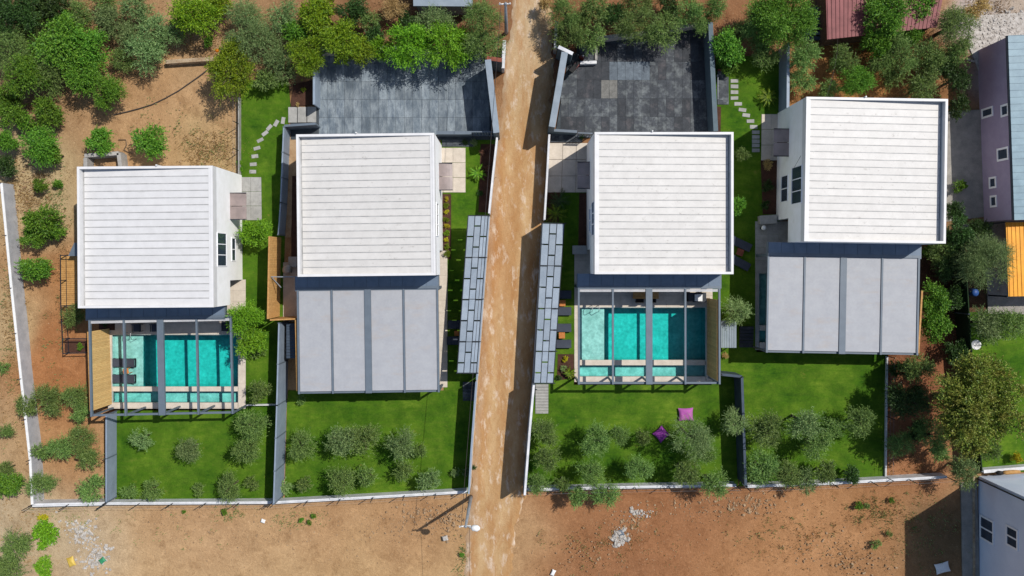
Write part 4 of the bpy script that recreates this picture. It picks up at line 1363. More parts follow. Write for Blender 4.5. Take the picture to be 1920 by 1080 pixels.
# ------------------------------------------------------------------ neighbouring buildings
ZN = 3.8
c, a, w, d = frame_of([(1887, 65), (2060, 62), (2078, 408), (1905, 411)], ZN)
nb_ = thing("neighbour_house", "mauve house with white framed windows and blue grey sheet roof", "house", c, a)
hx, hy = w / 2, d / 2
MB().box(-hx + .06, hx - .06, -hy + .06, hy - .06, -.1, ZN - .18).build("wall", "neighbour_wall", nb_, local=True)
rf_ = MB().box(-hx, hx, -hy, hy, ZN - .18, ZN - .03).build("roof", "slate_frame", nb_, local=True)
n = 27
stp = d / n
me_ = MB().box(-hx, hx, 0, stp - .03, ZN - .028, ZN).box(-hx, hx, stp - .03, stp - .004, ZN - .028, ZN + .03).mesh("roof_sheet", "neighbour_roof")
for k in range(n):
    inst("roof_sheet", me_, rf_, (0, -hy + k * stp, 0))
MB().tube([(-hx - .05, -hy, ZN - .12), (-hx - .05, hy, ZN - .12)], .06).build("gutter", "dark_metal", nb_, local=True)
for (x0, x1, y0, y1) in ((1842, 1860, 201, 221), (1878, 1889, 196, 218), (1871, 1889, 277, 301), (1856, 1866, 333, 352), (1858, 1867, 368, 387)):
    ya, za = on_side_wall(x0, y1, c, a, -hx + .06)
    yb, zb = on_side_wall(x1, y0, c, a, -hx + .06)
    za, zb = sorted((za, zb))
    window(nb_, -hx + .06, -1, min(ya, yb) + .05, max(ya, yb) - .05, za + .1, min(zb, ZN - .35), 1, 0.14)

pb = thing("pale_blue_house", "tall pale blue house in the bottom right corner", "house", P(1845, 1000))
X = P(1836, 893).x
Y = P(1836, 893).y
ph = MB().prism([(X, Y), (X + 9, Y + .5), (X + 9, Y - 11), (X + .05, Y - 11)], -.2, 9.3).build("wall", "pale_blue_wall", pb)
MB().prism([(X - .1, Y + .1), (X + 9.1, Y + .6), (X + 9.1, Y - 11.1), (X - .05, Y - 11.1)], 9.302, 9.5).build("roof", "concrete", pb)
o_ = Vector(pb.location)
for (y0, y1, z0, z1, n_) in ((-20.35, -18.85, .25, 1.75, 2), (-19.75, -18.55, 3.5, 4.6, 2)):
    w_ = window(pb, X - o_.x, -1, y0 - o_.y, y1 - o_.y, z0 - o_.z, z1 - o_.z, n_, 0.13)
MB().tube([(X - .12, Y - .2, 0), (X - .12, Y - .2, 9.2)], .05).build("downpipe", "dark_metal", pb)
MB().box(X - .35, X - .02, Y - 8.6, Y - 7.9, .4, 1.1).build("meter_box", "lamp_white", pb)
MB().bar((X - .45, Y), (X - .4, Y - 10), .12, -.1, .12).build("plinth_kerb", "pale_stone_wall", pb)
bu = thing("cloth_bundle", "tan and dark rolled bundle lying above the pale blue house", "bundle", P(1888, 886, .8))
MB().tube([P(1880, 886, .85), P(1886, 886, .88), P(1900, 885, .88), P(1912, 884, .85)], [.1, .16, .16, .1], 9).build("roll", "timber_orange", bu, True)
MB().tube([P(1868, 887, .85), P(1874, 886.5, .88), P(1880, 886, .85)], [.08, .17, .1], 9).build("dark_end", "black_rubber", bu, True)

sd = thing("red_shed", "shed with a dull red corrugated roof under trees at the top right", "shed", P(1655, 40))
zr = 2.4
tl, tr_, br, bl = [P(x, y, zr) for x, y in ((1548, -30), (1775, -40), (1757, 51), (1551, 74))]
MB().prism([tl.lerp(br, .02), tr_.lerp(bl, .02), br.lerp(tl, .03), bl.lerp(tr_, .03)], -.1, zr - .12).build("wall", "bark", sd)
n = 28
for k in range(n):
    u0, u1 = k / n, (k + 1) / n
    q = [tl.lerp(tr_, u0), tl.lerp(tr_, u1), bl.lerp(br, u1), bl.lerp(br, u0)]
    q1 = [tl.lerp(tr_, u0 + .25 / n), tl.lerp(tr_, u0 + .45 / n), bl.lerp(br, u0 + .45 / n), bl.lerp(br, u0 + .25 / n)]
    MB().prism(q, zr - .1, zr).prism(q1, zr + .001, zr + .04).build("roof_sheet", "red_sheet", sd)
pk = thing("pallet_stack", "dark slatted pallet stack left of the red shed", "pallets", P(1525, 50))
for lv in range(3):
    for k in range(7):
        p, q = P(1506, 77 - k * 9), P(1544, 77 - k * 9 - 6)
        MB().box(p.x, q.x, p.y, q.y, lv * .15 + .09, lv * .15 + .12).build("slat", "navy_wall" if (k + lv) % 3 else "slate_frame", pk)
    for x in (1508, 1525, 1542):
        p, q = P(x - 1.5, 77), P(x + 1.5, 17)
        MB().box(p.x, q.x, p.y, q.y, lv * .15 + (0 if lv else .0), lv * .15 + .088).build("bearer", "bark", pk)
og = thing("orange_roofed_shelter", "shelter with a bright orange corrugated roof at the right edge", "shelter", P(1920, 490))
zo = 2.5
tl, tr_, br, bl = [P(x, y, zo) for x, y in ((1886, 417), (2040, 415), (2045, 553), (1891, 556))]
n = 20
for k in range(n):
    u0, u1 = k / n, (k + 1) / n
    MB().prism([tl.lerp(tr_, u0), tl.lerp(tr_, u1), bl.lerp(br, u1), bl.lerp(br, u0)], zo - .06, zo).prism(
        [tl.lerp(tr_, u0 + .3 / n), tl.lerp(tr_, u0 + .6 / n), bl.lerp(br, u0 + .6 / n), bl.lerp(br, u0 + .3 / n)], zo + .001, zo + .035).build("roof_sheet", "orange_sheet", og)
for p in (tl, tr_, br, bl):
    MB().box(p.x - .05, p.x + .05, p.y - .05, p.y + .05, 0, zo - .06).build("post", "dark_metal", og)
fr_ = thing("flat_roofed_hut", "hut with a pale flat roof cut by the top edge", "hut", P(830, -10))
MB().prism(pxs([(779, -60), (884, -60), (882, 8), (779, 7)], 2.4), -.1, 2.25).build("wall", "concrete", fr_)
MB().prism(pxs([(774, -64), (888, -64), (886, 12), (775, 11)], 2.4), 2.253, 2.4).build("roof", "grey_sheet", fr_)
pf = thing("pipe_frame", "dark pipe frame standing on the rubble by the mauve house", "frame", P(1872, 110))
for (a_, b_) in (((1860, 105, .9), (1886, 92, .9)), ((1860, 105, .9), (1862, 130, .9)), ((1862, 130, .9), (1886, 118, .9))):
    MB().tube([P(*a_), P(*b_)], .035).build("rail", "dark_metal", pf)
    p = P(*a_)
    MB().tube([(p.x, p.y, 0), p], .035).build("post", "dark_metal", pf)


# ------------------------------------------------------------------ lamp posts and cables
def lamp_post(label, top, h, arm):
    t_ = P(*top, h)
    o = thing("lamp_post", label, "lamp post", (t_.x, t_.y, 0), group="street lamps of the dirt road")
    MB().tube([(0, 0, -.1), (0, 0, .6), (0, 0, h)], [.16, .14, .085], 10).build("pole", "galvanised", o, True, True)
    MB().tube([(-.45, -.02, h - .15), (.35, .02, h - .15)], .05, 6).build("cross_arm", "lamp_white", o, local=True)
    if arm:
        MB().tube([(.1, 0, h - .1), (.45, -.05, h)], .04, 6).build("lamp_arm", "galvanised", o, local=True)
        MB().tube([(.35, -.05, h), (.48, -.06, h + .02), (.78, -.08, h + .02), (.95, -.1, h)], [.08, .2, .22, .1], 10).build("lamp_head", "lamp_white", o, True, True)
    for x in (-.38, 0.3):
        MB().tube([(x, 0, h - .1), (x, 0, h + .08)], .03, 6).build("insulator", "lamp_white", o, local=True)
    return t_


ta = lamp_post("street lamp with white head at the bottom end of the road wall", (873, 988), 7.0, True)
tb_ = lamp_post("utility pole beside the road among olives at the top", (948, 6), 7.0, False)


def cable(label, p, q, sag, r=0.012, mat="hose_black"):
    pts = []
    for k in range(17):
        t = k / 16
        v = p.lerp(q, t)
        v.z -= sag * 4 * t * (1 - t)
        pts.append(v)
    tag(MB().tube(pts, r, 4).build("power_cable", mat), label, "cable", "overhead cables")


cable("overhead cable following the left edge of the dirt road", tb_ + Vector((-.3, 0, -.05)), ta + Vector((-.3, 0, -.05)), .5, 0.016)
cable("overhead cable running down from the street lamp past the bottom edge", ta + Vector((.25, 0, -.05)), P(878, 1300, 6.8), .3)
cable("overhead cable climbing from the utility pole past the top edge", tb_ + Vector((.2, 0, -.05)), P(955, -300, 6.8), .2)
cable("thin cable crossing the left edge of the rightmost villa roof", P(1571, 74, 2.5), P(1487, 318, 4.6), -1.9, 0.014)
hp = [P(213, 215), P(240, 209), P(262, 203), P(285, 196), P(310, 184), P(335, 170), P(352, 158), P(372, 144), P(390, 130)]
tag(MB().tube([v + Vector((0, 0, .0)) for v in hp], .04, 6).build("hose", "hose_black"), "dark hose lying across bare earth in the upper orchard", "hose")
hp = [P(222, 262), P(236, 262), P(237, 272), P(232, 281), P(240, 285), P(248, 288)]
tag(MB().tube(hp, .025, 5).build("hose", "hose_black"), "short curled hose beside the small orchard tree", "hose")

# ------------------------------------------------------------------ trees and shrubs
def crown_mesh(name, seed, n, mat, lobes, lobe_r, spread, flat, ll, lw, spray, per):
    "leaves set along short drooping sprays that leave the limbs' ends"
    r = np.random.default_rng(seed)

    def unit(v):
        return v / np.linalg.norm(v, axis=-1, keepdims=True)
    c = unit(r.standard_normal((lobes, 3)))
    c *= (spread * r.uniform(0.25, 1.0, lobes) ** 0.55)[:, None]
    c[:, 2] *= flat
    rad = lobe_r * r.uniform(0.55, 1.3, lobes)
    c[0], rad[0] = (0, 0, 0.05), lobe_r
    S = n // per
    pr = rad ** 2
    li = r.choice(lobes, S, p=pr / pr.sum())
    d = unit(r.standard_normal((S, 3)))
    o = c[li] + d * (rad[li] * r.uniform(0.1, 0.75, S))[:, None] * np.array([1, 1, .8])
    dr = unit(d * .7 + unit(o + 1e-6) * .55 + r.standard_normal((S, 3)) * .4 + np.array([0, 0, .3]))
    ln = spray * r.uniform(.5, 1.35, S)
    t = (np.arange(per) + .5) / per
    p = o[:, None, :] + dr[:, None, :] * (ln[:, None] * t[None, :])[..., None]
    p[..., 2] -= (ln[:, None] * .45) * t[None, :] ** 2
    p = p.reshape(-1, 3)
    m_ = len(p)
    dd = np.repeat(dr, per, axis=0)
    ax = unit(dd * .75 + r.standard_normal((m_, 3)) * .65)
    nr = unit(np.cross(ax, r.standard_normal((m_, 3))) + np.array([0, 0, .55]))
    b = unit(np.cross(nr, ax))
    L = (ll * r.uniform(.6, 1.3, m_))[:, None]
    W = (lw * r.uniform(.7, 1.3, m_))[:, None]
    v = np.stack([p, p + ax * L * .5 + b * W / 2, p + ax * L, p + ax * L * .5 - b * W / 2], 1).reshape(-1, 3)
    me_ = bpy.data.meshes.new(name)
    me_.from_pydata(v.tolist(), [], np.arange(4 * m_).reshape(-1, 4).tolist())
    me_.materials.append(MATS[mat])
    return me_, c


def trunk_mesh(seed, c, h, r0):
    r = random.Random(seed)
    m_ = MB()
    lean = (r.uniform(-.12, .12), r.uniform(-.12, .12))
    m_.tube([(lean[0] * .5, lean[1] * .5, -h), (lean[0] * .3, 0, -h * .6), (0, lean[1] * .3, -h * .25)], [r0 * 1.3, r0, r0 * .8], 7)
    for k in range(min(7, len(c))):
        e = Vector(c[k]) * 0.95
        mid = Vector((e.x * .45, e.y * .45, -h * .2 + (e.z + h * .2) * .55))
        m_.tube([(0, lean[1] * .3, -h * .3), mid, e], [r0 * .6, r0 * .4, r0 * .12], 5)
    return m_.mesh("trunk", "bark")


KIND = {  # material, lobes, lobe radius, spread, flatness, leaf length, width, spray length, leaves per spray
    'o': ("leaf_olive", 13, .38, .62, .75, .13, .036, .30, 12),
    'g': ("leaf_greyolive", 14, .36, .64, .75, .13, .036, .30, 12),
    'c': ("leaf_citrus", 16, .36, .64, .75, .13, .06, .20, 8),
    'l': ("leaf_lime", 15, .36, .64, .75, .13, .06, .24, 8),
    'b': ("leaf_bright", 14, .36, .64, .75, .14, .06, .26, 9),
    'd': ("leaf_dark", 15, .38, .62, .75, .13, .055, .22, 8),
    'z': ("leaf_bronze", 34, .30, .74, .65, .14, .07, .16, 8),
    'y': ("leaf_yellow", 9, .36, .6, .8, .1, .06, .2, 6),
    'r': ("leaf_dry", 10, .34, .66, .7, .12, .04, .3, 8),
    'p': ("leaf_palegreen", 9, .3, .6, .75, .16, .035, .5, 16),
    'm': ("leaf_redbrown", 9, .3, .7, .8, .12, .05, .3, 8),
}
SIZES = ((0.62, 1100), (1.0, 3200), (1.5, 6800), (2.2, 13000), (3.4, 42000))
CACHE = {}


def crown_for(kind, R, var):
    for (lim, n) in SIZES:
        if R <= lim * 1.15:
            break
    key = (kind, lim, var)
    if key not in CACHE:
        mt, lo, lr, sp, fl, ll, lw, spr, per = KIND[kind]
        if lim > 1.2:
            lo = int(lo * 1.5)
            lr *= .88
        seed = 100 + hash_of(key)
        me_, c = crown_mesh("crown", seed, n, mt, lo, lr, sp, fl, ll / lim, lw / lim, spr, per)
        CACHE[key] = (me_, [trunk_mesh(seed + i, c, hh, .055 if lim > .7 else .035) for i, hh in enumerate((0.75, 1.1, 1.5))])
    return CACHE[key]


def hash_of(key):
    return sum((i + 3) * ord(ch) for i, ch in enumerate(str(key))) % 9973


def tree(px, py, r, kind, label, group=None, ex=1.0, ey=1.0, rz=None, hmul=1.0, name=None, cat=None, sq=1.0):
    R = r * 0.04 * 0.97
    hi = 0 if R < 0.7 else (1 if kind in 'cldby' or R < 1.3 else 1)
    hh = (0.75, 1.1, 1.5)[hi] * hmul
    zc = hh * R + 0.0
    p = P(px, py, zc)
    var = rnd.randrange(3)
    cm, tm = crown_for(kind, R, var)
    nm = name or {'o': "olive_tree", 'g': "olive_tree", 'c': "citrus_tree", 'l': "leafy_tree", 'b': "leafy_tree", 'd': "evergreen_tree", 'z': "bronze_tree", 'y': "yellow_bush", 'r': "dry_bush", 'p': "willowy_shrub", 'm': "reddish_shrub"}[kind]
    t = thing(nm, label, cat or ("tree" if R > .55 else "shrub"), (p.x, p.y, 0), 0, group)
    rz = rnd.uniform(0, 6.28) if rz is None else rz
    # the crown's own turn first, then the stretch along the picture's axes
    a = inst("crown", cm, t, (0, 0, zc))
    a.matrix_local = Matrix.Translation((0, 0, zc)) @ Matrix.Diagonal((R * ex, R * ey, R * sq, 1)) @ Matrix.Rotation(rz, 4, 'Z')
    b = inst("trunk", tm[hi], t)
    b.matrix_local = Matrix.Translation((0, 0, zc)) @ Matrix.Diagonal((R * ex, R * ey, R * hmul, 1)) @ Matrix.Rotation(rz, 4, 'Z')
    return t


G1, G2, G3, G4, G5, G6, G7 = ("trees of the upper left orchard", "trees down the left slope", "trees on the lawns left of the road", "trees above the car parks",
                              "trees above the rightmost villa", "trees on the lawns right of the road", "trees along the right edge")
TREES = [
    # upper left orchard
    (28, 22, 46, 'd', "dark evergreen tree in the extreme top left corner", G1), (105, 12, 34, 'd', "dark evergreen at the top edge beside the corner tree", G1),
    (22, 88, 40, 'o', "dull olive tree at the left edge below the corner", G1), (42, 140, 46, 'c', "dark green citrus tree at the left edge of the dense clump", G1),
    (112, 82, 48, 'c', "rounded green citrus in the middle of the dense clump", G1), (92, 138, 40, 'o', "greyish olive wedged between citrus trees of the dense clump", G1),
    (162, 90, 40, 'c', "green citrus on the upper right side of the dense clump", G1), (158, 140, 38, 'c', "green citrus low in the dense clump", G1),
    (198, 172, 38, 'c', "green citrus at the lower right tip of the dense clump", G1), (14, 180, 26, 'c', "green tree at the left edge under the dense clump", G1),
    (212, 40, 32, 'g', "grey olive above the hose, leftmost of the upper olives", G1), (252, 18, 32, 'g', "grey olive touching the top edge", G1),
    (286, 62, 30, 'g', "grey olive left of the stone terrace wall, upper", G1), (272, 102, 34, 'g', "grey olive left of the stone terrace wall, lower", G1),
    (228, 112, 24, 'o', "small olive between the citrus clump and the hose", G1), (362, 22, 44, 'l', "yellow green leafy tree at the top edge above the stone wall", G1),
    (408, 12, 24, 'l', "smaller yellow green tree at the top edge beside an olive", G1), (390, 78, 9, 'c', "tiny green sapling above the stone terrace wall", G1),
    (432, 134, 46, 'l', "yellow green leafy tree at the top of the lawn strip fence", G1), (462, 32, 36, 'g', "grey olive at the top edge above the yellow green tree", G1),
    (484, 78, 42, 'g', "large grey olive above the lawn strip", G1), (528, 30, 34, 'g', "grey olive at the top edge above the car park corner", G1),
    (522, 105, 32, 'g', "grey olive hanging over the lawn strip beside the car park", G1), (535, 140, 20, 'g', "small grey olive over the dark bed by the steps", G1),
    (92, 208, 32, 'c', "round green citrus standing on bare earth below the clump", G1), (22, 212, 26, 'c', "green citrus at the left edge, second below the clump", G1),
    (72, 272, 36, 'c', "green citrus left of the concrete frame, upper", G1), (10, 268, 27, 'c', "green citrus at the left edge above the white wall", G1),
    (8, 310, 20, 'd', "dark shrub at the top end of the long white wall", G1), (104, 290, 20, 'c', "small green tree left of the concrete frame, lower", G1),
    (190, 266, 25, 'c', "small green tree directly above the concrete frame", G1), (280, 266, 30, 'c', "round green tree alone on earth above the leftmost roof", G1),
    # left slope
    (76, 348, 16, 'c', "small green bush near the top of the long white wall", G2), (107, 346, 11, 'c', "tiny green bush left of the leftmost villa", G2), (80, 412, 34, 'c', "green citrus beside the long white wall, upper of a pair", G2),
    (66, 445, 24, 'c', "green citrus beside the long white wall, lower of a pair", G2), (104, 432, 20, 'c', "small green citrus nearest the leftmost villa wall", G2), (68, 508, 30, 'c', "bright green citrus overhanging the long white wall", G2),
    (137, 594, 25, 'o', "olive tree below the golden deck", G2), (48, 762, 22, 'o', "olive tree covering the long white wall", G2), (84, 750, 28, 'o', "olive tree right of the long white wall halfway down", G2),
    (140, 742, 24, 'o', "olive tree left of the lounger pool screen, upper", G2), (152, 775, 20, 'o', "olive tree left of the lounger pool screen, lower", G2), (8, 806, 16, 'o', "small olive at the left edge beyond the white wall", G2),
    (4, 690, 11, 'o', "tiny olive bush at the left edge halfway down", G2), (78, 842, 22, 'o', "olive tree over the white wall in the lower olive row", G2), (114, 838, 28, 'o', "olive tree in the middle of the lower olive row", G2),
    (150, 822, 24, 'o', "olive tree at the upper right of the lower olive row", G2), (160, 862, 22, 'o', "olive tree at the lower right of the lower olive row", G2), (72, 912, 26, 'o', "olive tree at the white wall corner", G2),
    (172, 912, 22, 'o', "olive tree beside the corner of the leftmost lawn", G2), (14, 912, 30, 'c', "green tree at the left edge beside the wall corner", G2), (12, 878, 18, 'o', "small olive at the left edge above the green tree", G2),
    (30, 1024, 30, 'o', "olive tree in the bottom left corner, upper", G2), (14, 1066, 28, 'o', "olive tree in the bottom left corner, lower", G2), (88, 1000, 22, 'b', "bright green shrub below the white wall corner", G2),
    (78, 972, 9, 'y', "small yellow bush at the white wall corner", G2), (82, 1062, 17, 'b', "bright green shrub at the bottom edge on the left", G2),
    # beside the leftmost villa and on the left lawns
    (480, 432, 30, 'b', "bright green tree beside the door canopy of the leftmost villa", G3), (456, 592, 40, 'b', "bright green tree at the corner of the lounger pool", G3), (468, 642, 28, 'b', "bright green tree at the right edge of the lounger pool", G3),
    (484, 660, 13, 'o', "small olive under the bright green pool tree", G3), (486, 736, 24, 'o', "olive tree on the lawn strip beside the lounger pool", G3), (265, 822, 22, 'g', "small round olive, leftmost on the leftmost lawn", G3),
    (352, 842, 27, 'g', "narrow grey olive in the middle of the leftmost lawn", G3), (468, 800, 34, 'o', "large olive on the leftmost lawn by the panel wall, upper half", G3), (462, 842, 34, 'o', "large olive on the leftmost lawn by the panel wall, lower half", G3),
    (240, 920, 19, 'o', "small olive at the bottom left of the leftmost lawn", G3), (283, 918, 22, 'o', "olive leaning over the white wall of the leftmost lawn", G3), (430, 914, 27, 'o', "olive overhanging the white wall in a tall shape", G3),
    (470, 908, 15, 'o', "small olive beside the tall overhanging one", G3), (370, 918, 13, 'o', "faint little olive at the lower middle of the leftmost lawn", G3),
    (564, 836, 29, 'o', "round olive nearest the tall panel wall, second lawn", G3), (640, 828, 34, 'g', "wide olive in the middle of the second lawn, left half", G3), (682, 828, 34, 'o', "wide olive in the middle of the second lawn, right half", G3),
    (750, 832, 36, 'g', "tall olive right of the wide one on the second lawn", G3), (785, 842, 20, 'o', "thin olive at the right side of the second lawn", G3), (752, 882, 22, 'o', "low olive under the tall one on the second lawn", G3),
    (640, 902, 30, 'o', "olive at the white wall of the second lawn, left of a pair", G3), (690, 890, 24, 'o', "olive at the white wall of the second lawn, right of a pair", G3), (802, 898, 25, 'g', "olive near the lower right corner of the second lawn", G3),
    (570, 906, 16, 'o', "small olive near the bare lawn patch", G3), (534, 912, 13, 'p', "pale shrub against the tall panel wall bottom", G3), (853, 886, 9, 'g', "tiny olive shoot in wall shade, left one", G3), (873, 886, 8, 'g', "tiny olive shoot in wall shade, right one", G3),
    (566, 750, 11, 'o', "tiny olive below the closed pergola of the second lot", G3), (500, 790, 12, 'd', "small dark shrub between lawn and tall panel wall", G3),
    # above the blue car park
    (60, 4, 30, 'd', "dark tree between the corner tree and its neighbour at the top", G1), (190, 8, 26, 'o', "olive at the top edge left of the leftmost grey olives", G1), (128, 52, 30, 'c', "green citrus at the top of the dense clump", G1), (322, 56, 24, 'g', "small grey olive left of the yellow green tree", G1), (448, 74, 26, 'g', "grey olive between two yellow green trees", G1), (245, 72, 26, 'g', "grey olive in the middle of the upper olives", G1), (500, 148, 22, 'o', "dark olive over the head of the lawn strip", G1), (46, 232, 20, 'c', "small green citrus between two larger ones at the left edge", G1), (612, 8, 22, 'l', "yellow green tree cut by the top edge", G4), (700, 66, 20, 'd', "dark tree filling the car park row", G4), (1085, 40, 24, 'o', "olive among the group right of the road", G4), (1310, 36, 24, 'o', "olive just above the top wall right end", G4), (1390, 60, 24, 'o', "olive beyond the car park wall near the lawn strip", G5), (1570, 125, 20, 'o', "small olive right of the grey blue wall pair", G5), (1770, 120, 26, 'd', "dark tree right of the olives behind the roof corner", G5),
    (720, 88, 24, 'b', "bright green tree over the white gap above the blue car park", G4), (606, 66, 26, 'l', "yellow green tree between two larger ones above the car park corner", G4), (740, 14, 24, 'r', "dry brown bush at the top edge left of the flat roof", G4), (556, 62, 26, 'c', "green tree behind the yellow green row at its left end", G4),
    (60, 52, 30, 'o', "olive behind the green citrus in the dense clump top", G1), (150, 26, 26, 'o', "olive at the top edge above the dense clump", G1), (1020, 6, 16, 'r', "dry bush at the top edge of the road", G4), (1555, 165, 20, 'o', "small olive above the left corner of the rightmost roof", G5), (1650, 118, 26, 'o', "olive in the middle of the plot below the red shed", G5), (1710, 56, 26, 'c', "green tree at the right end of the red shed", G5), (1770, 505, 24, 'd', "dark shrub below the rightmost roof corner olive", G7), (1790, 560, 20, 'd', "dark shrub against the dark green net fence, upper", G7), (1795, 660, 20, 'd', "dark shrub against the dark green net fence, lower", G7), (1690, 830, 24, 'o', "olive on the earth plot beside the thin pale wall", G7),
    (575, 100, 36, 'l', "yellow green tree over the car park corner wall", G4), (592, 30, 34, 'l', "yellow green tree at the top edge behind the car park corner", G4), (640, 74, 40, 'l', "yellow green tree in the row above the car park", G4),
    (660, 18, 26, 'd', "dark green tree at the top edge above the car park row", G4), (682, 96, 25, 'l', "small yellow green tree leaning over the blue car park", G4), (696, 42, 22, 'o', "small dull tree behind the car park row", G4), (640, 105, 18, 'l', "low yellow green foliage at the blue car park edge", G4),
    (762, 84, 40, 'b', "bright green tree in the middle above the blue car park", G4), (815, 40, 36, 'g', "grey olive below the pale flat roof", G4), (838, 88, 40, 'b', "bright green tree right of the middle above the blue car park", G4),
    (768, 40, 20, 'd', "dark small tree left of the grey olive under the flat roof", G4), (902, 30, 42, 'o', "big olive beside the road at the top, upper part", G4), (908, 84, 38, 'o', "big olive beside the road at the top, lower part", G4), (876, 84, 26, 'b', "small bright green tree between two larger ones", G4),
    # above the darker car park
    (1062, 22, 38, 'o', "olive tree right of the road at the top edge", G4), (1066, 64, 30, 'o', "olive tree over the corner of the darker car park", G4), (1106, 64, 30, 'o', "olive overhanging the concrete planter", G4), (1112, 18, 30, 'o', "olive at the top edge above the planter", G4),
    (1152, 28, 26, 'd', "dark tree gap filler at the top behind the darker car park", G4), (1192, 40, 38, 'o', "wide olive above the middle of the darker car park", G4), (1196, 4, 30, 'o', "olive cut by the top edge above the darker car park", G4), (1244, 52, 32, 'o', "olive leaning over the darker car park wall", G4),
    (1290, 22, 32, 'o', "olive near the top above the car park right end", G4), (1340, 14, 28, 'o', "olive at the top edge above the teal wall", G4), (1250, 8, 24, 'd', "dark tree at the top edge between two olives", G4), (1362, 94, 32, 'c', "green tree right of the darker car park wall", G4), (1368, 118, 20, 'c', "low green foliage beside the slate landing", G4),
    (1420, 32, 40, 'o', "large olive at the top edge left of the pallets", G5), (1474, 26, 54, 'c', "big green tree beside the pallet stack", G5), (1436, 108, 24, 'o', "small olive left of the grey blue wall", G5), (1425, 66, 28, 'o', "olive between the big green tree and the lawn", G5),
    (1504, 106, 32, 'o', "olive right of the grey blue wall, upper", G5), (1502, 152, 24, 'o', "olive right of the grey blue wall, lower", G5), (1590, 108, 26, 'o', "olive below the red shed, left", G5), (1606, 152, 36, 'c', "green tree just above the rightmost villa roof", G5),
    (1642, 78, 34, 'c', "green tree covering the front edge of the red shed", G5), (1600, 20, 24, 'o', "olive over the left half of the red roof", G5), (1662, 24, 44, 'c', "green tree covering the middle of the red roof", G5), (1726, 12, 30, 'c', "green tree at the top edge over the red roof", G5),
    (1694, 100, 38, 'o', "olive right of centre above the rightmost villa", G5), (1742, 108, 32, 'o', "olive behind the upper right villa corner", G5), (1738, 160, 34, 'o', "olive touching the rightmost villa roof", G5), (1790, 46, 38, 'o', "olive between the red shed and the rubble", G5),
    (1800, 98, 32, 'o', "olive at the edge of the pale rubble", G5), (1792, 148, 28, 'd', "dark bush right of the rightmost villa corner", G5), (1798, 196, 22, 'd', "dark ivy bush against the path below the rubble", G5), (1832, 12, 22, 'r', "brown dry bush at the top edge near the rubble", G5), (1676, 150, 22, 'o', "small olive above the villa roof middle", G5),
    # right hand lawns
    (1350, 290, 22, 'c', "green tree peeking out beside the open pool villa, upper", G6), (1346, 395, 26, 'c', "green tree peeking out beside the open pool villa, lower", G6), (1390, 290, 16, 'o', "small olive in the strip between the right villas", G6), (1384, 388, 20, 'c', "leafy green shrub in shade between the right villas", G6),
    (1382, 584, 27, 'p', "pale feathery shrub above the corrugated roof", G6),
    (1018, 812, 30, 'o', "olive at the road wall corner of the beanbag lawn, upper", G6), (1024, 858, 32, 'o', "olive at the road wall corner of the beanbag lawn, middle", G6), (1008, 904, 24, 'o', "olive at the road wall corner of the beanbag lawn, lowest", G6),
    (1116, 826, 32, 'o', "olive in the middle left of the beanbag lawn", G6), (1160, 814, 24, 'o', "olive touching the middle left one on the beanbag lawn", G6), (1208, 818, 20, 'o', "small olive left of the purple beanbag", G6),
    (1296, 822, 38, 'g', "large olive right of the purple beanbag", G6), (1322, 850, 26, 'o', "olive under the large one near the navy wall", G6), (1380, 792, 24, 'p', "pale feathery tree leaning over the navy wall", G6),
    (1108, 888, 30, 'o', "olive at the white wall below the beanbags, left", G6), (1138, 926, 24, 'o', "olive spilling over the white wall onto the earth, right", G6), (1082, 928, 22, 'o', "olive spilling over the white wall onto the earth, left", G6), (1198, 884, 28, 'o', "olive at the white wall below the purple beanbag", G6),
    (1286, 884, 28, 'o', "olive at the white wall below the large olive", G6), (1338, 906, 28, 'o', "olive overhanging the white wall near the navy wall", G6), (1055, 905, 18, 'o', "small olive at the white wall of the beanbag lawn", G6),
    (1440, 808, 30, 'o', "olive left in the rightmost lawn group", G6), (1510, 792, 34, 'g', "large olive in the middle of the rightmost lawn group", G6), (1536, 838, 30, 'o', "olive lower in the middle of the rightmost lawn group", G6), (1572, 800, 20, 'o', "small olive linking the rightmost lawn group", G6),
    (1616, 792, 26, 'o', "olive at the right end of the rightmost lawn group", G6), (1432, 878, 28, 'o', "olive at the white wall of the rightmost lawn, first", G6), (1474, 890, 27, 'o', "olive at the white wall of the rightmost lawn, second", G6), (1516, 902, 22, 'g', "greyish olive overhanging the wall of the rightmost lawn", G6), (1548, 888, 22, 'o', "olive at the white wall of the rightmost lawn, fourth", G6), (1598, 892, 18, 'd', "dark small tree at the white wall of the rightmost lawn", G6),
    # right edge
    (1716, 690, 34, 'o', "dark olive beside the rightmost closed pergola corner", G7), (1704, 750, 36, 'd', "dark tree shading the thin pale wall", G7), (1748, 818, 32, 'o', "olive left of the bronze tree", G7), (1760, 850, 20, 'o', "small olive under the bronze tree", G7), (1722, 808, 20, 'd', "dark shrub beside the thin pale wall", G7),
    (1838, 764, 80, 'z', "very large bronze and yellow green tree", G7), (1812, 884, 32, 'g', "grey olive at the corner of the pale blue house", G7), (1770, 468, 26, 'o', "olive at the lower right corner of the rightmost villa", G7), (1742, 474, 14, 'c', "small green bush under the rightmost roof corner", G7),
    (1852, 492, 52, 'g', "large grey olive left of the orange roof", G7), (1750, 566, 32, 'c', "green tree right of the rightmost pergola, upper", G7), (1754, 610, 32, 'c', "green tree right of the rightmost pergola, lower", G7), (1846, 606, 34, 'g', "grey olive above the white dish", G7),
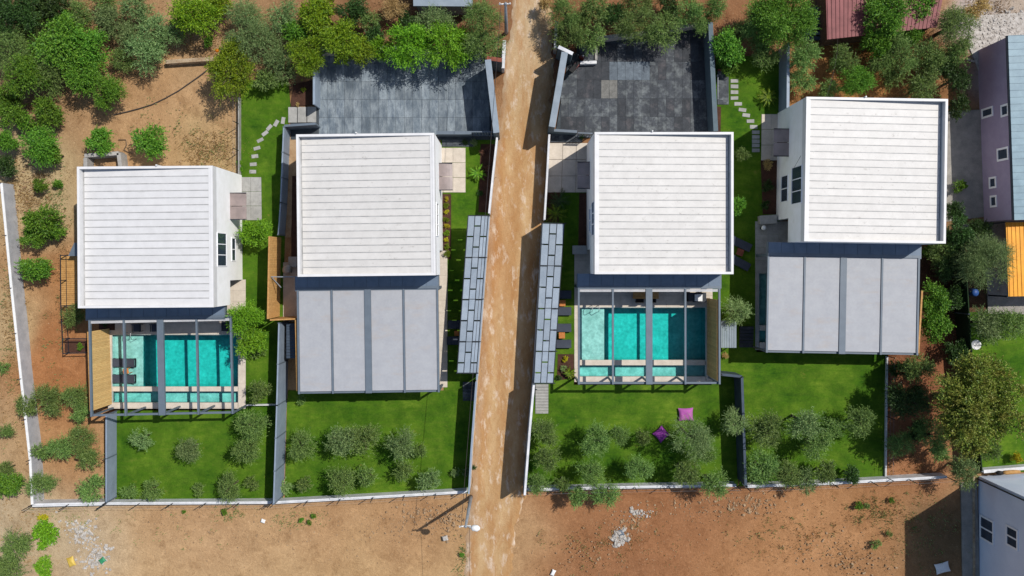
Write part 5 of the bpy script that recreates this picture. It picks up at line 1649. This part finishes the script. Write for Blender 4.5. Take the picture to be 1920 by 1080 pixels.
    (1896, 606, 34, 'o', "olive below the pale terrace at the right edge", G7), (1800, 440, 34, 'd', "dark tree in the shade of the mauve house", G7), (1836, 432, 26, 'd', "dark tree directly below the mauve house wall", G7), (1790, 400, 22, 'd', "dark bush between the roof corner and the path", G7), (1800, 350, 12, 'c', "small green weed bush on the concrete path", G7), (1856, 848, 20, 'o', "small olive on the neighbour lawn beside the bronze tree", G7), (1905, 860, 13, 'y', "yellow flowering bush on the neighbour lawn", G7),
    (1690, 690, 20, 'd', "dark shrub at the corner of the rightmost pergola", G7),
]
STRETCH = {(352, 842): (.78, 1.15), (430, 914): (.85, 1.25), (88, 1000): (.8, 1.35), (82, 1062): (.75, 1.3), (456, 592): (.9, 1.0), (1138, 926): (1.1, 1.2), (1082, 928): (.9, 1.1), (1380, 792): (1.1, .9), (1750, 566): (.9, 1.2), (1846, 606): (.9, 1.15), (1896, 606): (1.1, .8)}
for (x, y, r, k, lab, grp) in TREES:
    ex, ey = STRETCH.get((x, y), (rnd.uniform(.82, 1.22), rnd.uniform(.82, 1.22)))
    tree(x, y, r * {G3: 1.14, G6: 1.24}.get(grp, 1.26), k, lab, grp, ex, ey, hmul={G3: 1.3, G6: 1.6, G4: 1.3, G5: 1.3, G7: 1.3}.get(grp, 1.0))
# low bushes
for i, (x, y, r, k, lab) in enumerate([
        (837, 372, 7, 'y', "yellow green hedge bush by the white wall, topmost"), (837, 385, 7, 'l', "yellow green hedge bush by the white wall, second"), (837, 398, 7, 'y', "yellow green hedge bush by the white wall, third"), (836, 411, 7, 'l', "yellow green hedge bush by the white wall, fourth"),
        (837, 424, 8, 'y', "yellow green hedge bush by the white wall, fifth"), (837, 437, 7, 'l', "yellow green hedge bush by the white wall, sixth"), (838, 450, 7, 'y', "yellow green hedge bush by the white wall, seventh"), (838, 463, 7, 'l', "yellow green hedge bush by the white wall, eighth"), (838, 476, 8, 'l', "yellow green hedge bush by the white wall, lowest"),
        (888, 268, 8, 'p', "pale shrub under the blue car park wall"), (872, 266, 7, 'd', "dark shrub under the blue car park wall"), (903, 285, 7, 'm', "reddish shrub in the road wall bed, upper"), (913, 316, 7, 'm', "reddish shrub in the road wall bed, middle"), (900, 362, 7, 'd', "dark spiky shrub in the road wall bed"),
        (449, 304, 7, 'b', "bright green bush at the lawn strip fence"), (451, 318, 6, 'b', "tiny bright bush at the lawn strip fence end"), (1438, 310, 13, 'r', "dry shrub beside the rightmost villa, upper"), (1440, 350, 14, 'd', "dark shrub beside the rightmost villa, middle"), (1436, 385, 12, 'd', "dark shrub beside the rightmost villa, lower"),
        (1060, 672, 9, 'y', "yellow green bush in the small bed by the canopy"), (1056, 690, 7, 'p', "pale bush in the small bed by the canopy"), (1048, 708, 7, 'd', "dark bush at the end of the small canopy bed"), (150, 650, 8, 'c', "green plant in the dark pit below the deck"), (568, 168, 6, 'l', "yellow green plant in the bed beside the steps"), (558, 196, 5, 'r', "dry plant at the edge of the broad steps"),
        (196, 606, 8, 'd', "dark plant in the pool terrace planter"), (1092, 256, 7, 'd', "dark shrub between gate and pale court"), (890, 876, 6, 'd', "small green weed bush outside the road wall"), (1360, 668, 8, 'r', "brown shrub below the corrugated roof"),
        (565, 975, 6, 'c', "green weed bush on bare earth, leftmost of three"), (580, 980, 6, 'c', "green weed bush on bare earth, middle of three"), (588, 968, 6, 'c', "green weed bush on bare earth, rightmost of three"), (866, 1040, 6, 'c', "green weed bush beside the road at the bottom"), (1610, 948, 10, 'c', "low green weed below the rightmost white wall"), (1625, 950, 8, 'o', "low pale weed below the rightmost white wall"),
        (1642, 1020, 12, 'o', "dull weed bush beside the shadow of the pale blue house"), (1672, 938, 7, 'c', "green weed at the tip of the house shadow"), (1668, 1000, 8, 'o', "dull weed clump at the edge of the house shadow"), (420, 960, 8, 'c', "thin green weed below the leftmost lawn wall"), (345, 960, 5, 'c', "tiny green weed below the leftmost lawn wall")]):
    tree(x, y, r, k, lab, "low shrubs and weeds", name="shrub", cat="shrub")
fr = lathe([(.01, -.07), (.07, -.03), (.08, .02), (.03, .08)], 8).build("orange", "orange_fruit", None, True)
fr.location = P(407, 95, 2.4)
fr.scale = (1.8, 1.8, 1.8)
tag(fr, "orange fruit showing at the top of the yellow green tree by the fence", "fruit")


# fan palms: fronds of narrow leaflets
def palm(label, px, py, r, mat, seed, h=0.5):
    q = random.Random(seed)
    R = r * .04
    p = P(px, py, h)
    o = thing("small_palm", label, "palm", (p.x, p.y, 0), 0, "small palms in the gardens")
    MB().tube([(0, 0, -.05), (0, 0, h)], [.09, .06], 7).build("trunk", "bark", o, local=True)
    for k in range(13):
        a = 2 * math.pi * k / 13 + q.uniform(-.2, .2)
        L = R * q.uniform(.8, 1.15)
        up = q.uniform(.15, .55)
        f = MB()
        for i in range(12):
            t = (i + 1) / 12
            bx, bz = L * t, h + L * up * t - L * .75 * t * t
            for s_ in (-1, 1):
                ll = .28 * R * math.sin(math.pi * (t * .85 + .12))
                x0, y0 = bx * math.cos(a), bx * math.sin(a)
                dx_, dy_ = math.cos(a + s_ * .95), math.sin(a + s_ * .95)
                wx, wy = -dy_ * .022, dx_ * .022
                f.add([(x0 - wx, y0 - wy, bz), (x0 + dx_ * ll * .5, y0 + dy_ * ll * .5, bz + .03), (x0 + dx_ * ll, y0 + dy_ * ll, bz - .04), (x0 + wx, y0 + wy, bz)], [(0, 1, 2, 3)])
        f.tube([(0, 0, h), (L * .5 * math.cos(a), L * .5 * math.sin(a), h + L * (up * .5 - .19)), (L * math.cos(a), L * math.sin(a), h + L * (up - .75))], [.014, .01, .004], 4)
        f.build("frond", mat, o, local=True)


palm("dark green palm in the bed beside the pale walled court, upper", 1048, 376, 24, "leaf_dark", 1)
palm("yellow green palm in the bed beside the pale walled court, lower", 1042, 400, 22, "leaf_lime", 2)
palm("yellow green palm on the lawn by the grey blue wall", 1440, 182, 21, "leaf_lime", 3)
palm("light green palm on the lawn left of the road wall", 896, 324, 18, "leaf_bright", 4)
palm("light green palm in the small bed by the right canopy", 1068, 700, 12, "leaf_lime", 5)

# ------------------------------------------------------------------ rubble, pebbles, weeds
STONE = [(-1, -.8, -.3), (.9, -1, -.2), (1.1, .8, -.3), (-.8, 1, -.2), (-.5, -.5, .6), (.6, -.4, .5), (.4, .5, .7), (-.5, .6, .5)]
SF = [(3, 2, 1, 0), (4, 5, 6, 7), (0, 1, 5, 4), (1, 2, 6, 5), (2, 3, 7, 6), (3, 0, 4, 7)]


def scatter_stones(name, label, regions, mat, cat):
    vs_, fs = [], []
    q = random.Random(11)
    for (x, y, rx, ry, n, s0, s1) in regions:
        for _ in range(n):
            gx_, gy_ = q.gauss(0, .5), q.gauss(0, .5)
            p = P(x + gx_ * rx, y + gy_ * ry)
            s_ = s0 + (s1 - s0) * q.random() ** 3
            a = q.uniform(0, 6.28)
            sx, sy, sz = s_ * q.uniform(.7, 1.3), s_ * q.uniform(.6, 1.1), s_ * q.uniform(.5, .9)
            o = len(vs_)
            for (u, v_, w_) in STONE:
                u, v_ = u * sx * q.uniform(.8, 1.2), v_ * sy * q.uniform(.8, 1.2)
                vs_.append((p.x + u * math.cos(a) - v_ * math.sin(a), p.y + u * math.sin(a) + v_ * math.cos(a), -.05 + .5 * sz + w_ * sz))
            fs += [tuple(i + o for i in f) for f in SF]
    return tag(MB().add(vs_, fs).build(name, mat), label, cat, kind="stuff")


scatter_stones("pebbles", "loose tan stones scattered over the bare earth", [
    (800, 965, 70, 22, 260, .02, .10), (760, 990, 90, 25, 180, .02, .07), (845, 985, 25, 25, 70, .03, .12), (600, 990, 250, 60, 260, .015, .06), (330, 980, 160, 40, 200, .015, .06),
    (1180, 985, 45, 35, 150, .03, .12), (1400, 945, 70, 20, 220, .03, .11), (1300, 950, 90, 25, 150, .02, .08), (1110, 1040, 110, 50, 160, .02, .08), (1550, 1030, 110, 40, 220, .02, .08), (1620, 1060, 60, 25, 120, .02, .1),
    (45, 370, 30, 60, 160, .02, .1), (400, 285, 60, 30, 150, .02, .07), (130, 880, 50, 60, 60, .02, .05), (330, 190, 130, 80, 80, .015, .05), (50, 965, 50, 20, 60, .02, .07), (480, 1020, 420, 90, 500, .01, .045), (1350, 1010, 420, 90, 500, .01, .045), (330, 210, 180, 120, 160, .01, .04), (1700, 700, 50, 80, 60, .02, .05), (903, 700, 8, 300, 420, .015, .05), (925, 300, 8, 120, 160, .015, .05), (945, 640, 30, 500, 200, .01, .035), (930, 1000, 50, 80, 120, .012, .05), (1650, 130, 100, 60, 80, .02, .06)], "pebble", "pebbles")
scatter_stones("rubble", "pale rubble heap on the bare earth in the lower left", [(155, 1000, 22, 26, 300, .02, .14), (178, 1045, 26, 28, 360, .02, .14), (130, 990, 40, 30, 80, .02, .1)], "rubble_pale", "rubble")
scatter_stones("rubble", "white rubble spread beside the mauve house", [(1868, 60, 60, 50, 900, .02, .13), (1850, 95, 30, 30, 300, .02, .1)], "rubble_pale", "rubble")
scatter_stones("rubble", "short line of pale stones on the earth below the beanbag lawn", [(1162, 1005, 16, 14, 70, .05, .2), (1200, 962, 26, 10, 50, .04, .16), (1158, 1018, 12, 10, 40, .05, .16)], "rubble_pale", "rubble")
for (name, label, px, py, w_, d_, h_, rz, mt) in (
        ("plastic_sack", "crumpled yellow plastic sack beside the rubble heap", 135, 1052, .55, .75, .25, 20, "yellow_plastic"),
        ("plastic_sheet", "small green plastic sheet beside the rubble heap", 193, 1050, .5, .4, .2, 40, "green_plastic"),
        ("plastic_sack", "small blue grey sack on the stone line below the beanbag lawn", 1165, 998, .4, .45, .2, 10, "slate_frame"),
        ("white_block", "white block lying at the bottom edge right of the road", 1037, 1073, .3, .5, .2, -25, "lamp_white"),
        ("pale_boulder", "pale grey boulder beside the street lamp shadow", 835, 1008, .45, .4, .3, 15, "rubble_pale"),
        ("white_bag", "small white bag on the earth below the second lawn", 494, 976, .3, .35, .2, 70, "lamp_white"),
        ("white_sheet", "pale crumpled sheet in the shadow of the pale blue house", 1766, 1064, 1.1, .8, .15, 15, "lamp_white")):
    tag(cushion(w_, d_, h_, mt, name, P(px, py, -.06), R_(rz)), label, "block" if "block" in name or "boulder" in name else "litter")


def scatter_blades(name, label, regions, mat, cat, hgt):
    q = random.Random(5)
    vs_, fs = [], []
    for (x, y, rx, ry, n) in regions:
        for _ in range(n):
            p = P(x + q.gauss(0, .5) * rx, y + q.gauss(0, .5) * ry)
            sp = q.uniform(.08, .3)
            for _ in range(q.randrange(5, 11)):
                a = q.uniform(0, 6.28)
                L = hgt * q.uniform(.5, 1.2)
                ox, oy = q.gauss(0, sp), q.gauss(0, sp)
                tx, ty = math.cos(a) * L * .8, math.sin(a) * L * .8
                wx, wy = -math.sin(a) * .02, math.cos(a) * .02
                o = len(vs_)
                vs_ += [(p.x + ox - wx, p.y + oy - wy, -.08), (p.x + ox + wx, p.y + oy + wy, -.08), (p.x + ox + tx * .6 + wx, p.y + oy + ty * .6 + wy, L * .7), (p.x + ox + tx, p.y + oy + ty, L * .55)]
                fs.append((o, o + 1, o + 2, o + 3))
    return tag(MB().add(vs_, fs).build(name, mat), label, cat, kind="stuff")


scatter_blades("weeds", "sparse green weeds sprouting from the bare earth", [
    (330, 230, 100, 50, 26), (400, 290, 50, 30, 24), (110, 380, 20, 60, 40), (110, 700, 40, 120, 26), (300, 990, 200, 50, 22), (560, 975, 60, 20, 26), (430, 962, 40, 10, 24), (1120, 1030, 120, 60, 36), (1500, 1000, 160, 60, 40), (1640, 960, 50, 30, 50), (1740, 1000, 60, 90, 60), (1650, 130, 120, 60, 60), (15, 600, 20, 220, 50), (120, 960, 60, 30, 20), (866, 1050, 10, 40, 20), (640, 40, 120, 40, 60), (1770, 560, 60, 100, 40)], "leaf_palegreen", "weeds", .13)
scatter_blades("dry_grass", "dry straw coloured grass on the bare earth", [
    (60, 360, 50, 60, 200), (400, 285, 60, 40, 220), (380, 70, 60, 40, 140), (180, 30, 90, 40, 120), (90, 195, 60, 30, 80), (20, 600, 30, 260, 240), (120, 520, 20, 120, 90), (1550, 1010, 160, 60, 90), (1650, 960, 60, 40, 50), (1150, 1030, 140, 60, 60), (1650, 110, 130, 70, 240), (1500, 185, 30, 30, 60), (1700, 860, 40, 40, 60), (700, 30, 120, 40, 120), (1850, 15, 60, 20, 80), (1230, 25, 120, 30, 100), (60, 1000, 60, 60, 80)], "leaf_dry", "dry grass", .09)
